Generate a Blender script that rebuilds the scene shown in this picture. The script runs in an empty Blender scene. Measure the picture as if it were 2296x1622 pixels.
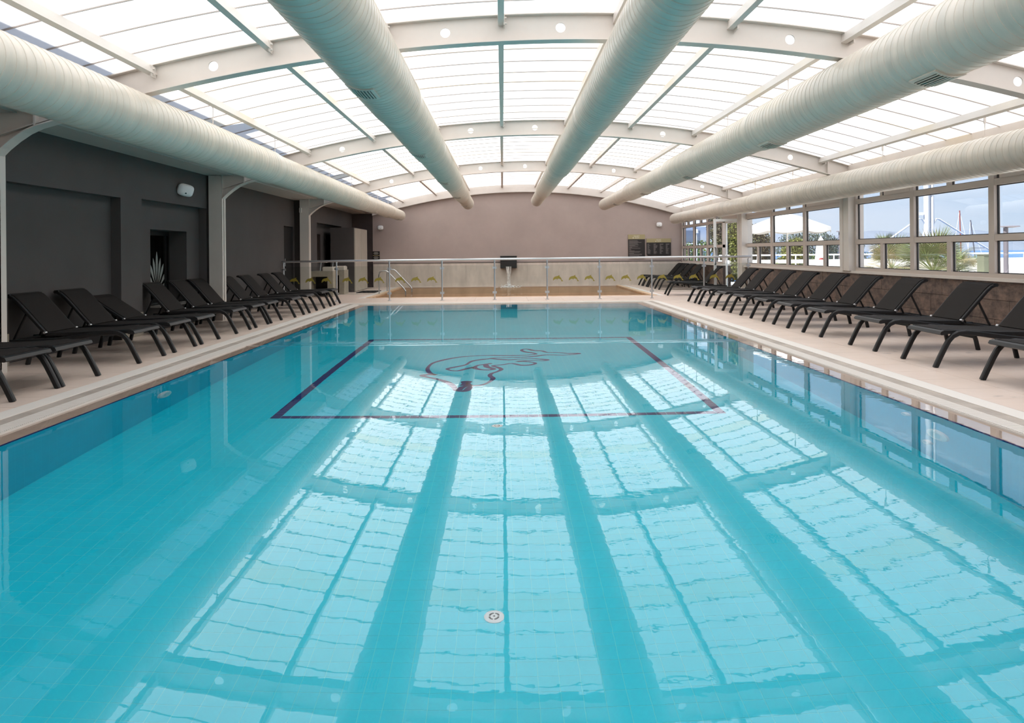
import bpy, math, random
from mathutils import Vector
random.seed(7)
PI = math.pi
SC = bpy.context.scene
COL = SC.collection

# ------------------------------------------------------------------ camera
EYE = 1.25
cam_d = bpy.data.cameras.new('camera')
cam = bpy.data.objects.new('camera', cam_d)
COL.objects.link(cam)
cam_d.sensor_width = 36.0
cam_d.lens = 36.0 * 1634.0 / 2296.0
cam_d.shift_y = -(811.0 - 567.5) / 2296.0
cam_d.clip_end = 20000
from mathutils import Matrix
cam.matrix_world = (Matrix.Translation((0, 0, EYE)) @ Matrix.Rotation(-0.01285, 4, 'Z')
                    @ Matrix.Rotation(PI / 2, 4, 'X') @ Matrix.Rotation(-0.009, 4, 'Z'))
SC.camera = cam

# ------------------------------------------------------------------ sky, sun, exposure
w = bpy.data.worlds.new('sky'); SC.world = w; w.use_nodes = True
nt = w.node_tree; nt.nodes.clear()
o_ = nt.nodes.new('ShaderNodeOutputWorld'); bg = nt.nodes.new('ShaderNodeBackground')
tc = nt.nodes.new('ShaderNodeTexCoord'); sp = nt.nodes.new('ShaderNodeSeparateXYZ')
rp = nt.nodes.new('ShaderNodeValToRGB'); nz = nt.nodes.new('ShaderNodeTexNoise')
mp = nt.nodes.new('ShaderNodeMapping'); mx = nt.nodes.new('ShaderNodeMix'); mx.data_type = 'RGBA'
cr = nt.nodes.new('ShaderNodeValToRGB')
mp.inputs['Scale'].default_value = (2.0, 2.0, 9.0)
nz.inputs['Scale'].default_value = 1.6; nz.inputs['Detail'].default_value = 6
cr.color_ramp.elements[0].position = 0.5; cr.color_ramp.elements[0].color = (0, 0, 0, 1)
cr.color_ramp.elements[1].position = 0.8; cr.color_ramp.elements[1].color = (.45, .45, .45, 1)
e = rp.color_ramp.elements
e[0].position = 0.0; e[0].color = (.64, .77, .93, 1)
e[1].position = 1.0; e[1].color = (.46, .61, .88, 1)
k = e.new(0.12); k.color = (.60, .75, .96, 1)
nt.links.new(tc.outputs['Generated'], sp.inputs[0]); nt.links.new(sp.outputs['Z'], rp.inputs[0])
nt.links.new(tc.outputs['Generated'], mp.inputs[0]); nt.links.new(mp.outputs[0], nz.inputs['Vector'])
nt.links.new(nz.outputs[0], cr.inputs[0]); nt.links.new(cr.outputs[0], mx.inputs[0])
nt.links.new(rp.outputs[0], mx.inputs[6]); mx.inputs[7].default_value = (.86, .9, .97, 1)
nt.links.new(mx.outputs[2], bg.inputs[0]); bg.inputs[1].default_value = 1.2
nt.links.new(bg.outputs[0], o_.inputs[0])

sd = bpy.data.lights.new('sun', 'SUN'); so = bpy.data.objects.new('sun', sd); COL.objects.link(so)
sd.energy = 14.2; sd.angle = math.radians(0.53); sd.color = (1.0, .965, .90)
SUN = Vector((-.50, -.25, .83)).normalized()
so.rotation_euler = SUN.to_track_quat('Z', 'Y').to_euler(); so.location = (-20, -10, 33)

vs = SC.view_settings
vs.view_transform = 'Standard'; vs.look = 'None'; vs.gamma = 1.0; vs.exposure = 0.0
vs.use_curve_mapping = False
SC.cycles.transparent_max_bounces = 24
SC.cycles.max_bounces = 9; SC.cycles.diffuse_bounces = 4
SC.cycles.glossy_bounces = 4; SC.cycles.transmission_bounces = 8
SC.cycles.sample_clamp_indirect = 8.0
SC.cycles.use_adaptive_sampling = True; SC.cycles.adaptive_threshold = 0.03

# ------------------------------------------------------------------ materials
M = {}
def _bsdf(name):
    m = bpy.data.materials.new(name); m.use_nodes = True
    return m, m.node_tree, m.node_tree.nodes['Principled BSDF']
def mat(name, col, rough=.6, metal=0., var=0., scale=4., bump=0., bscale=60., spec=.5, col2=None, stretch=None, world=False, stain=0.):
    """principled material; var / col2 mix a noise into the colour, bump adds fine relief"""
    m, t, b = _bsdf(name)
    b.inputs['Base Color'].default_value = (*col, 1)
    b.inputs['Roughness'].default_value = rough; b.inputs['Metallic'].default_value = metal
    b.inputs['Specular IOR Level'].default_value = spec
    L = t.links.new
    tc = t.nodes.new('ShaderNodeTexCoord')
    src = tc.outputs['Object']
    if world: src = t.nodes.new('ShaderNodeNewGeometry').outputs['Position']
    if stretch:
        mp = t.nodes.new('ShaderNodeMapping'); mp.inputs['Scale'].default_value = stretch
        L(src, mp.inputs[0]); src = mp.outputs[0]
    if var > 0 or col2:
        n = t.nodes.new('ShaderNodeTexNoise'); n.inputs['Scale'].default_value = scale
        n.inputs['Detail'].default_value = 6; n.inputs['Roughness'].default_value = .62
        L(src, n.inputs['Vector'])
        r = t.nodes.new('ShaderNodeValToRGB'); r.color_ramp.elements[0].position = .33; r.color_ramp.elements[1].position = .68
        c2 = col2 or tuple(max(0, c * (1 - var)) for c in col)
        c1 = col if col2 else tuple(min(1, c * (1 + var)) for c in col)
        r.color_ramp.elements[0].color = (*c2, 1); r.color_ramp.elements[1].color = (*c1, 1)
        L(n.outputs[0], r.inputs[0]); csrc = r.outputs[0]
        if stain > 0:   # small irregular damp marks
            ms = t.nodes.new('ShaderNodeMapping'); ms.inputs['Scale'].default_value = (2.2, 3.4, 1)
            L(src, ms.inputs[0])
            n3 = t.nodes.new('ShaderNodeTexNoise'); n3.inputs['Scale'].default_value = 1.0; n3.inputs['Detail'].default_value = 5
            r3 = t.nodes.new('ShaderNodeMapRange'); r3.inputs[1].default_value = .66; r3.inputs[2].default_value = .70; r3.inputs[3].default_value = 0; r3.inputs[4].default_value = stain
            mm = t.nodes.new('ShaderNodeMix'); mm.data_type = 'RGBA'; mm.inputs[7].default_value = (*[c * .62 for c in col], 1)
            L(ms.outputs[0], n3.inputs['Vector']); L(n3.outputs[0], r3.inputs[0]); L(r3.outputs[0], mm.inputs[0]); L(csrc, mm.inputs[6]); csrc = mm.outputs[2]
        L(csrc, b.inputs['Base Color'])
    if bump > 0:
        n2 = t.nodes.new('ShaderNodeTexNoise'); n2.inputs['Scale'].default_value = bscale; n2.inputs['Detail'].default_value = 4
        L(src, n2.inputs['Vector'])
        bp = t.nodes.new('ShaderNodeBump'); bp.inputs['Strength'].default_value = bump; bp.inputs['Distance'].default_value = .01
        L(n2.outputs[0], bp.inputs['Height']); L(bp.outputs[0], b.inputs['Normal'])
    M[name] = m
    return m

mat('mauve', (.43, .345, .31), .85, var=.05, scale=1.2, bump=.15, bscale=120)
mat('grey_wall', (.085, .076, .074), .85, var=.06, scale=1.5, bump=.15, bscale=120)
mat('dark_wall', (.055, .04, .038), .85, var=.1)
mat('near_black', (.012, .01, .01), .9)
mat('stone', (.76, .66, .57), .6, col2=(.56, .49, .42), scale=3.0, bump=.15, bscale=30, stretch=(1, 1, .35))
mat('brown_tile', (.235, .16, .125), .45, col2=(.065, .048, .042), scale=7, bump=.35, bscale=26, world=True, stretch=(1, 1, 1.5))
mat('brown_grout', (.07, .05, .045), .9)
mat('deck', (.80, .645, .55), .36, var=.05, scale=1.3, bump=.05, bscale=90, world=True, stain=.8)
mat('deck_grout', (.66, .53, .45), .9)
mat('rim', (.60, .46, .37), .35, var=.08, scale=2.0)
mat('grate', (.78, .72, .66), .5)
mat('channel', (.42, .36, .31), .7, var=.2, scale=3)
mat('cream', (.70, .635, .575), .45, var=.04, scale=2.0)
mat('frame', (.56, .475, .415), .4)
mat('gasket', (.015, .013, .013), .6)
mat('duct', (.69, .61, .515), .36, col2=(.57, .52, .445), scale=1.5, stretch=(1, 5, 1))
mat('rib', (.44, .39, .36), .6)
mat('tile_blue', (.003, .67, .83), .3, var=.04, scale=1.5, world=True)
mat('tile_wall', (.001, .54, .72), .3, var=.05, scale=2.5)
mat('grout_blue', (.14, .78, .84), .8)
mat('navy', (.008, .010, .15), .45)
mat('white', (.82, .82, .80), .4)
mat('white_paint', (.85, .85, .84), .5)
mat('plastic_white', (.62, .61, .58), .45)
mat('lounger', (.014, .0135, .014), .45, spec=.35)
mat('sling', (.019, .0155, .014), .8, spec=.2, bump=.25, bscale=700)
mat('steel', (.72, .73, .74), .22, metal=1.0)
mat('steel_satin', (.62, .63, .65), .35, metal=1.0)
mat('black', (.010, .010, .010), .4)
mat('olive', (.40, .33, .17), .5)
mat('sign_black', (.016, .011, .010), .45)
mat('sign_text', (.28, .24, .22), .6)
mat('sign_white', (.80, .76, .66), .6)
mat('decal', (.27, .215, .03), .5)
mat('decal_frost', (.28, .30, .28), .6)
mat('concrete', (.36, .315, .25), .7, var=.12, scale=5)
mat('porcelain', (.70, .63, .55), .25)
mat('panel_cream', (.44, .395, .33), .6, var=.05)
mat('mat_black', (.02, .02, .02), .9)
mat('terrace', (.70, .66, .60), .8, var=.05)
mat('bark', (.10, .07, .05), .9)
mat('leaf_dark', (.050, .070, .022), .6, col2=(.085, .060, .030), scale=2)
mat('leaf_mid', (.10, .15, .035), .6, var=.3, scale=3)
mat('leaf_bright', (.20, .22, .035), .6, col2=(.075, .085, .02), scale=3)
mat('leaf_pine', (.07, .10, .075), .7, var=.3, scale=3)
mat('palm_leaf', (.105, .14, .035), .5, var=.3, scale=3)
mat('palm_dry', (.24, .20, .10), .6)
mat('canvas', (.80, .79, .77), .8)
mat('canvas_edge', (.55, .47, .30), .8)
mat('box_green', (.13, .145, .10), .7, var=.1)
mat('mast_white', (.55, .56, .58), .5)
mat('mast_red', (.26, .06, .045), .6)
mat('mast_dark', (.08, .08, .10), .6)
mat('lamp_grey', (.13, .12, .14), .6)
mat('sea', (.035, .13, .34), .35, bump=.0)
mat('hill', (.135, .165, .215), .95, var=.12, scale=.004)  # distance haze is put into this bluish base colour
mat('house', (.74, .75, .76), .8)
mat('house_glass', (.22, .27, .33), .3)
mat('red', (.55, .04, .04), .6)
mat('neighbour', (.50, .46, .42), .9)
mat('soffit', (.52, .47, .42), .7)
mat('mirror_dark', (.045, .036, .032), .08)
mat('timber', (.30, .17, .05), .5)

def m_water(name, tint, scale, strength, rough=0.0):
    m = bpy.data.materials.new(name); m.use_nodes = True
    t = m.node_tree; t.nodes.clear(); L = t.links.new
    out = t.nodes.new('ShaderNodeOutputMaterial')
    g = t.nodes.new('ShaderNodeBsdfGlass'); g.inputs['IOR'].default_value = 1.333
    g.inputs['Roughness'].default_value = rough; g.inputs['Color'].default_value = (*tint, 1)
    tc = t.nodes.new('ShaderNodeTexCoord'); mp = t.nodes.new('ShaderNodeMapping')
    mp.inputs['Scale'].default_value = (1.0, 1.0, 1.0)
    n = t.nodes.new('ShaderNodeTexNoise'); n.inputs['Scale'].default_value = scale; n.inputs['Detail'].default_value = 3.0
    n.inputs['Roughness'].default_value = .45
    # ripples are stronger in patches
    n2 = t.nodes.new('ShaderNodeTexNoise'); n2.inputs['Scale'].default_value = .35; n2.inputs['Detail'].default_value = 1
    r2 = t.nodes.new('ShaderNodeMapRange'); r2.inputs[1].default_value = .42; r2.inputs[2].default_value = .7
    r2.inputs[3].default_value = .35; r2.inputs[4].default_value = 1.6
    mu = t.nodes.new('ShaderNodeMath'); mu.operation = 'MULTIPLY'
    b = t.nodes.new('ShaderNodeBump'); b.inputs['Strength'].default_value = 1.0; b.inputs['Distance'].default_value = strength
    L(tc.outputs['Object'], mp.inputs[0]); L(mp.outputs[0], n.inputs['Vector']); L(tc.outputs['Object'], n2.inputs['Vector'])
    L(n2.outputs[0], r2.inputs[0]); L(n.outputs[0], mu.inputs[0]); L(r2.outputs[0], mu.inputs[1])
    L(mu.outputs[0], b.inputs['Height']); L(b.outputs[0], g.inputs['Normal']); L(g.outputs[0], out.inputs[0])
    M[name] = m
m_water('water', (1, 1, 1), 8.0, .00045)
m_water('spa_water', (.85, .70, .54), 4.0, .011)

def m_glass(name, tint, fac=1.0):
    m = bpy.data.materials.new(name); m.use_nodes = True
    t = m.node_tree; t.nodes.clear(); L = t.links.new
    out = t.nodes.new('ShaderNodeOutputMaterial'); mix = t.nodes.new('ShaderNodeMixShader')
    tr = t.nodes.new('ShaderNodeBsdfTransparent'); tr.inputs[0].default_value = (*tint, 1)
    gl = t.nodes.new('ShaderNodeBsdfGlossy'); gl.inputs['Roughness'].default_value = .01
    fr = t.nodes.new('ShaderNodeFresnel'); fr.inputs[0].default_value = 1.45
    mu = t.nodes.new('ShaderNodeMath'); mu.operation = 'MULTIPLY'; mu.inputs[1].default_value = fac
    L(fr.outputs[0], mu.inputs[0]); L(mu.outputs[0], mix.inputs[0]); L(tr.outputs[0], mix.inputs[1]); L(gl.outputs[0], mix.inputs[2])
    L(mix.outputs[0], out.inputs[0]); M[name] = m
m_glass('glass', (.99, .995, 1.0), .22)
m_glass('rail_glass', (.93, .95, .94), .45)
m_glass('dark_glass', (.55, .52, .48), .8)

def m_panel(name, col, t_fac):
    m = bpy.data.materials.new(name); m.use_nodes = True
    t = m.node_tree; t.nodes.clear(); L = t.links.new
    out = t.nodes.new('ShaderNodeOutputMaterial'); mix = t.nodes.new('ShaderNodeMixShader')
    d = t.nodes.new('ShaderNodeBsdfDiffuse'); d.inputs[0].default_value = (.80, .80, .80, 1)
    tr = t.nodes.new('ShaderNodeBsdfTranslucent'); tr.inputs[0].default_value = (*col, 1)
    mix.inputs[0].default_value = t_fac
    L(d.outputs[0], mix.inputs[1]); L(tr.outputs[0], mix.inputs[2]); L(mix.outputs[0], out.inputs[0]); M[name] = m
m_panel('poly', (.88, .88, .90), .5)
m_panel('poly_old', (.86, .80, .68), .5)
m_panel('poly_pale', (.90, .87, .82), .5)
def m_waterfall():
    m = bpy.data.materials.new('waterfall'); m.use_nodes = True
    t = m.node_tree; t.nodes.clear(); L = t.links.new
    out = t.nodes.new('ShaderNodeOutputMaterial'); mix = t.nodes.new('ShaderNodeMixShader')
    tr = t.nodes.new('ShaderNodeBsdfTransparent'); d = t.nodes.new('ShaderNodeBsdfDiffuse'); d.inputs[0].default_value = (.9, .86, .82, 1)
    tc = t.nodes.new('ShaderNodeTexCoord'); mp = t.nodes.new('ShaderNodeMapping'); mp.inputs['Scale'].default_value = (22, 22, 3)
    n = t.nodes.new('ShaderNodeTexNoise'); n.inputs['Scale'].default_value = 1.0
    r = t.nodes.new('ShaderNodeMapRange'); r.inputs[1].default_value = .38; r.inputs[2].default_value = .62
    r.inputs[3].default_value = .25; r.inputs[4].default_value = .95
    L(tc.outputs['Object'], mp.inputs[0]); L(mp.outputs[0], n.inputs['Vector']); L(n.outputs[0], r.inputs[0]); L(r.outputs[0], mix.inputs[0])
    L(tr.outputs[0], mix.inputs[1]); L(d.outputs[0], mix.inputs[2]); L(mix.outputs[0], out.inputs[0]); M['waterfall'] = m
m_waterfall()

# ------------------------------------------------------------------ mesh helpers
class MB:
    def __init__(s): s.v = []; s.f = []; s.smooth = False
    def add(s, vs, fs):
        b = len(s.v); s.v += [tuple(p) for p in vs]; s.f += [tuple(i + b for i in f) for f in fs]; return s
    def box(s, x0, x1, y0, y1, z0, z1):
        return s.add([(x0, y0, z0), (x1, y0, z0), (x1, y1, z0), (x0, y1, z0), (x0, y0, z1), (x1, y0, z1), (x1, y1, z1), (x0, y1, z1)],
                     [(0, 3, 2, 1), (4, 5, 6, 7), (0, 1, 5, 4), (1, 2, 6, 5), (2, 3, 7, 6), (3, 0, 4, 7)])
    def cbox(s, x0, x1, y0, y1, z0, z1, c):
        """box with chamfered vertical edges and top edge"""
        def ring(z, o): return [(x0 + o, y0 + c + o * .3, z), (x0 + c + o * .3, y0 + o, z), (x1 - c - o * .3, y0 + o, z), (x1 - o, y0 + c + o * .3, z),
                                (x1 - o, y1 - c - o * .3, z), (x1 - c - o * .3, y1 - o, z), (x0 + c + o * .3, y1 - o, z), (x0 + o, y1 - c - o * .3, z)]
        return s.loft([ring(z0, 0), ring(z1 - c, 0), ring(z1, c)])
    def loft(s, rings, cap=True, close=True):
        b = len(s.v); n = len(rings[0])
        for r in rings: s.v += [tuple(p) for p in r]
        for i in range(len(rings) - 1):
            for j in range(n if close else n - 1):
                a = b + i * n + j; c = b + i * n + (j + 1) % n
                s.f.append((a, c, c + n, a + n))
        if cap and close:
            s.f.append(tuple(b + j for j in reversed(range(n)))); s.f.append(tuple(b + (len(rings) - 1) * n + j for j in range(n)))
        return s
    def prism(s, poly, axis, a, b):
        """extrude a 2-D polygon along axis x|y|z from a to b"""
        def p(q, h):
            return {'x': (h, q[0], q[1]), 'y': (q[0], h, q[1]), 'z': (q[0], q[1], h)}[axis]
        n = len(poly); base = len(s.v)
        s.v += [p(q, a) for q in poly] + [p(q, b) for q in poly]
        for i in range(n):
            j = (i + 1) % n; s.f.append((base + i, base + j, base + n + j, base + n + i))
        s.f.append(tuple(base + i for i in reversed(range(n)))); s.f.append(tuple(base + n + i for i in range(n)))
        return s
    def tube(s, pts, r, n=10, cap=True, r2=None):
        pts = [Vector(p) for p in pts]; rings = []
        up = Vector((0, 0, 1))
        for i, p in enumerate(pts):
            d = (pts[min(i + 1, len(pts) - 1)] - pts[max(i - 1, 0)]).normalized()
            a = d.cross(up)
            if a.length < 1e-3: a = d.cross(Vector((0, 1, 0)))
            a.normalize(); c = a.cross(d).normalized()
            rr = r[i] if isinstance(r, (list, tuple)) else r
            rings.append([p + a * (math.cos(2 * PI * q / n) * rr) + c * (math.sin(2 * PI * q / n) * rr) for q in range(n)])
        return s.loft(rings, cap)
    def sweep(s, path, y, wd, th):
        """rectangular bar swept along a path in the x-z plane, centred on y, wd wide, th thick"""
        rings = []
        for i, (x, z) in enumerate(path):
            x0, z0 = path[max(i - 1, 0)]; x1, z1 = path[min(i + 1, len(path) - 1)]
            l = math.hypot(x1 - x0, z1 - z0); nx, nz = -(z1 - z0) / l, (x1 - x0) / l
            h = th / 2; hw = wd / 2; c = min(th, wd) * .22
            rings.append([(x + nx * h, y - hw + c, z + nz * h), (x + nx * (h - c), y - hw, z + nz * (h - c)), (x - nx * (h - c), y - hw, z - nz * (h - c)), (x - nx * h, y - hw + c, z - nz * h),
                          (x - nx * h, y + hw - c, z - nz * h), (x - nx * (h - c), y + hw, z - nz * (h - c)), (x + nx * (h - c), y + hw, z + nz * (h - c)), (x + nx * h, y + hw - c, z + nz * h)])
        return s.loft(rings)
    def lathe(s, prof, centre, axis='z', n=24, cap=True):
        cx, cy, cz = centre; rings = []
        for h, r in prof:
            ring = []
            for q in range(n):
                a = 2 * PI * q / n; c, d = math.cos(a) * r, math.sin(a) * r
                ring.append({'z': (cx + c, cy + d, cz + h), 'y': (cx + c, cy + h, cz + d), 'x': (cx + h, cy + c, cz + d)}[axis])
            rings.append(ring)
        return s.loft(rings, cap)
    def mesh(s, name, m):
        me = bpy.data.meshes.new(name); me.from_pydata(s.v, [], s.f); me.materials.append(M[m])
        if s.smooth:
            me.polygons.foreach_set('use_smooth', [True] * len(me.polygons))
            try: me.set_sharp_from_angle(angle=math.radians(42))
            except Exception: pass
        me.update(); return me
    def build(s, name, m, parent=None, smooth=False):
        s.smooth = smooth
        o = bpy.data.objects.new(name, s.mesh(name, m)); COL.objects.link(o)
        if parent is not None: o.parent = parent
        return o
def tag(o, label, cat=None, group=None, kind=None):
    o['label'] = label
    if cat: o['category'] = cat
    if group: o['group'] = group
    if kind: o['kind'] = kind
    return o
def struct(o, label, cat): return tag(o, label, cat, None, 'structure')
def empty(name, loc=(0, 0, 0), rz=0.):
    o = bpy.data.objects.new(name, None); COL.objects.link(o); o.location = loc; o.rotation_euler = (0, 0, rz)
    o.empty_display_size = .1; return o
def inst(name, me, parent, loc, rot=(0, 0, 0), scale=None):
    o = bpy.data.objects.new(name, me); COL.objects.link(o); o.parent = parent; o.location = loc; o.rotation_euler = rot
    if scale: o.scale = scale
    return o
def copy_tree(o, parent=None):
    c = o.copy(); COL.objects.link(c); c.parent = parent
    for ch in list(o.children): copy_tree(ch, c)
    return c
ORD = ['', 'first', 'second', 'third', 'fourth', 'fifth', 'sixth', 'seventh', 'eighth', 'ninth', 'tenth', 'eleventh', 'twelfth']

# ------------------------------------------------------------------ main dimensions (metres)
XL, XR = -3.40, 3.30           # pool walls
YN, YF = 0.80, 18.0            # pool near and far edge
WZ = -.02                      # water level
FZ = -1.32                     # pool floor
WL, WLB, WR = -5.70, -5.90, 6.80    # wall planes
YB0, YE = -1.5, 27.7
ARCH = [7.9, 14.2, 20.5]
def roof(x): return 3.85 - .02615 * (x - .8) ** 2

# ------------------------------------------------------------------ pool
basin = MB()
T = .25
basin.box(XL - T, XL - .008, YN - T, YF + T, FZ - .2, -.034); basin.box(XR + .008, XR + T, YN - T, YF + T, FZ - .2, -.034)
basin.box(XL - T, XR + T, YN - T, YN - .008, FZ - .2, -.034); basin.box(XL - T, XR + T, YF + .008, YF + T, FZ - .2, -.034)
basin.box(XL - T, XR + T, YN - T, YF + T, FZ - .25, FZ - .0012)
pool = basin.build('pool_basin', 'grout_blue'); struct(pool, 'long swimming pool basin lined with small turquoise tiles', 'swimming pool')

s = (XR - XL) / 70.0; ny = int((YF - YN) / s); g = .0016
BX0, BX1 = 12, 57              # border columns
BY0, BY1 = round((7.05 - YN) / s), round((12.15 - YN) / s)
tile_me = MB().add([(-s / 2 + g, -s / 2 + g, 0), (s / 2 - g, -s / 2 + g, 0), (s / 2 - g, s / 2 - g, 0), (-s / 2 + g, s / 2 - g, 0),
                    (-s / 2 + g, -s / 2 + g, -.006), (s / 2 - g, -s / 2 + g, -.006), (s / 2 - g, s / 2 - g, -.006), (-s / 2 + g, s / 2 - g, -.006)],
                   [(0, 1, 2, 3), (0, 4, 5, 1), (1, 5, 6, 2), (2, 6, 7, 3), (3, 7, 4, 0)])
t_blue = tile_me.mesh('tile', 'tile_blue'); t_navy = tile_me.mesh('border_tile', 'navy')
rest = MB(); near = []
for j in range(ny):
    y = YN + (j + .5) * s
    for i in range(70):
        x = XL + (i + .5) * s
        if (i in (BX0, BX1) and BY0 <= j <= BY1) or (j in (BY0, BY1) and BX0 <= i <= BX1):
            inst('border_tile', t_navy, pool, (x, y, FZ)); continue
        if y > 2.95 and abs(x) < y * .70 - .02: near.append((y + .15 * abs(x), x, y))
        else: rest.add([(x + p[0], y + p[1], FZ + p[2]) for p in tile_me.v], tile_me.f)
near.sort()
for _, x, y in near[:300]: inst('tile', t_blue, pool, (x, y, FZ))
for _, x, y in near[300:]: rest.add([(x + p[0], y + p[1], FZ + p[2]) for p in tile_me.v], tile_me.f)
o = rest.build('floor_tiles', 'tile_blue', pool); o['kind'] = 'stuff'
wt = MB(); nzt = 13; sz = (-.045 - FZ) / nzt
for j in range(ny):
    y = YN + (j + .5) * s
    for kz in range(nzt):
        z = FZ + (kz + .5) * sz
        for X, d in ((XL, 1), (XR, -1)):
            y0, y1, z0, z1 = y - s / 2 + g * .4, y + s / 2 - g * .4, z - sz / 2 + g * .4, z + sz / 2 - g * .4
            q = [(X, y0, z0), (X, y1, z0), (X, y1, z1), (X, y0, z1)]
            if d < 0: q.reverse()
            wt.add(q, [(0, 1, 2, 3)])
for i in range(70):
    x = XL + (i + .5) * s
    for kz in range(nzt):
        z = FZ + (kz + .5) * sz
        wt.add([(x - s / 2 + g, YF, z - sz / 2 + g), (x + s / 2 - g, YF, z - sz / 2 + g), (x + s / 2 - g, YF, z + sz / 2 - g), (x - s / 2 + g, YF, z + sz / 2 - g)], [(0, 1, 2, 3)])
        wt.add([(x + s / 2 - g, YN, z - sz / 2 + g), (x - s / 2 + g, YN, z - sz / 2 + g), (x - s / 2 + g, YN, z + sz / 2 - g), (x + s / 2 - g, YN, z + sz / 2 - g)], [(0, 1, 2, 3)])
o = wt.build('wall_tiles', 'tile_wall', pool); o['kind'] = 'stuff'
# navy line along the water's edge
nv = MB()
for a in ((XL - .012, XL + .004, YN, YF), (XR - .004, XR + .012, YN, YF), (XL, XR, YF - .004, YF + .012)): nv.box(*a, -.045, -.0265)
tag(nv.build('edge_line', 'navy', pool), 'navy tile line at the waterline')
# dolphin drawn in navy mosaic on the floor
DOL = [[(-0.84, 9.06), (-0.92, 9.16), (-0.98, 9.41), (-0.99, 9.64), (-0.96, 9.89), (-0.87, 10.08), (-0.73, 10.27), (-0.57, 10.4), (-0.38, 10.47), (-0.19, 10.49), (0.0, 10.46), (0.21, 10.46), (0.38, 10.5), (0.47, 10.56), (0.43, 10.67), (0.32, 10.78), (0.27, 10.93), (0.3, 11.04), (0.37, 11.05), (0.44, 10.92), (0.57, 10.85), (0.65, 10.7), (0.79, 10.67), (0.94, 10.6), (1.1, 10.58), (1.01, 10.49), (0.84, 10.45), (0.61, 10.48), (0.46, 10.38), (0.31, 10.31), (0.1, 10.29), (-0.09, 10.27), (-0.19, 10.23)],
 [(-0.19, 10.23), (-0.05, 10.14), (0.08, 10.09), (0.2, 10.14), (0.37, 10.17), (0.51, 10.13), (0.61, 10.06), (0.54, 9.99), (0.4, 10.02), (0.27, 10.0), (0.19, 9.95), (0.26, 9.96), (0.36, 9.91), (0.43, 9.8), (0.35, 9.68), (0.23, 9.67), (0.11, 9.81), (0.0, 9.73), (-0.14, 9.65), (-0.07, 9.52), (-0.03, 9.38), (-0.08, 9.24), (-0.15, 9.12), (-0.17, 8.98), (-0.13, 8.82), (-0.15, 8.69), (-0.21, 8.51), (-0.29, 8.42), (-0.38, 8.4)],
 [(-0.19, 10.21), (-0.31, 10.14), (-0.42, 10.04), (-0.47, 9.9), (-0.51, 9.73), (-0.63, 9.59), (-0.7, 9.51), (-0.73, 9.44), (-0.67, 9.34), (-0.58, 9.32), (-0.48, 9.46), (-0.39, 9.56), (-0.34, 9.69), (-0.25, 9.77), (-0.16, 9.82)],
 [(-0.24, 9.76), (-0.22, 9.58), (-0.13, 9.42), (-0.19, 9.36), (-0.29, 9.38), (-0.37, 9.48), (-0.39, 9.56)],
 [(-0.84, 9.06), (-0.92, 9.09), (-1.01, 9.03), (-0.94, 8.93), (-0.81, 8.81), (-0.68, 8.63), (-0.6, 8.45), (-0.56, 8.29), (-0.54, 8.18), (-0.47, 8.14), (-0.42, 8.17), (-0.39, 8.32), (-0.38, 8.4), (-0.43, 8.4), (-0.48, 8.32), (-0.51, 8.19)],
 [(-0.48, 8.42), (-0.45, 8.53), (-0.47, 8.64), (-0.4, 8.64), (-0.42, 8.54), (-0.39, 8.41)]]
dm = MB()
for n_, pl in enumerate(DOL):
    # smooth the traced line (Catmull-Rom), then lay a flat ribbon along it
    P = [Vector(p) for p in pl]; S = []
    for i in range(len(P) - 1):
        p0, p1, p2, p3 = P[max(i - 1, 0)], P[i], P[i + 1], P[min(i + 2, len(P) - 1)]
        for q in range(4):
            t_ = q / 4.
            S.append(.5 * ((2 * p1) + (p2 - p0) * t_ + (2 * p0 - 5 * p1 + 4 * p2 - p3) * t_ * t_ + (3 * p1 - p0 - 3 * p2 + p3) * t_ ** 3))
    S.append(P[-1]); rings = []
    for i, p in enumerate(S):
        d = (S[min(i + 1, len(S) - 1)] - S[max(i - 1, 0)]); d = d.normalized() if d.length > 1e-6 else Vector((1, 0))
        wv = (.021 + .012 * (.5 + .5 * math.sin(i * .35))) * (1.25 if n_ in (3, 4, 5) else 1.0)
        nn = Vector((-d.y, d.x)) * wv
        rings.append([(p.x + nn.x, p.y + nn.y, FZ + .004), (p.x - nn.x, p.y - nn.y, FZ + .004), (p.x - nn.x, p.y - nn.y, FZ), (p.x + nn.x, p.y + nn.y, FZ)])
    dm.loft(rings)
tag(dm.build('dolphin_mosaic', 'navy', pool), 'navy mosaic outline of a leaping dolphin')
def drain(x, y):
    d = MB().lathe([(0, .052), (.004, .052), (.009, .045), (.009, .001)], (x, y, FZ), n=28).build('floor_drain', 'white', pool, True)
    gm = MB()
    for a in range(4):
        for b in range(5):
            an = a * PI / 2 + .25 + b * .24
            gm.box(x + math.cos(an) * .024 - .004, x + math.cos(an) * .024 + .004, y + math.sin(an) * .024 - .004, y + math.sin(an) * .024 + .004, FZ + .007, FZ + .0105)
    gm.lathe([(.006, .006), (.0105, .006)], (x, y, FZ), n=10)
    gm.build('drain_slots', 'black', d)
drain(-.06, 3.72); drain(-.065, 6.74)
def pool_light(X, y, z, r, sgn):
    d = MB().lathe([(0, r), (sgn * .02, r), (sgn * .035, r * .8), (sgn * .03, r * .62), (sgn * .03, .001)], (X, y, z), 'x', 24).build('pool_light', 'white', pool, True)
    MB().lathe([(sgn * .034, r * .55), (sgn * .036, .001)], (X, y, z), 'x', 20).build('lens', 'glass', d, True)
pool_light(XR, 5.49, -.62, .13, -1); pool_light(XR, 5.62, -.95, .05, -1); pool_light(XR, 5.92, -.38, .05, -1)
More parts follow.
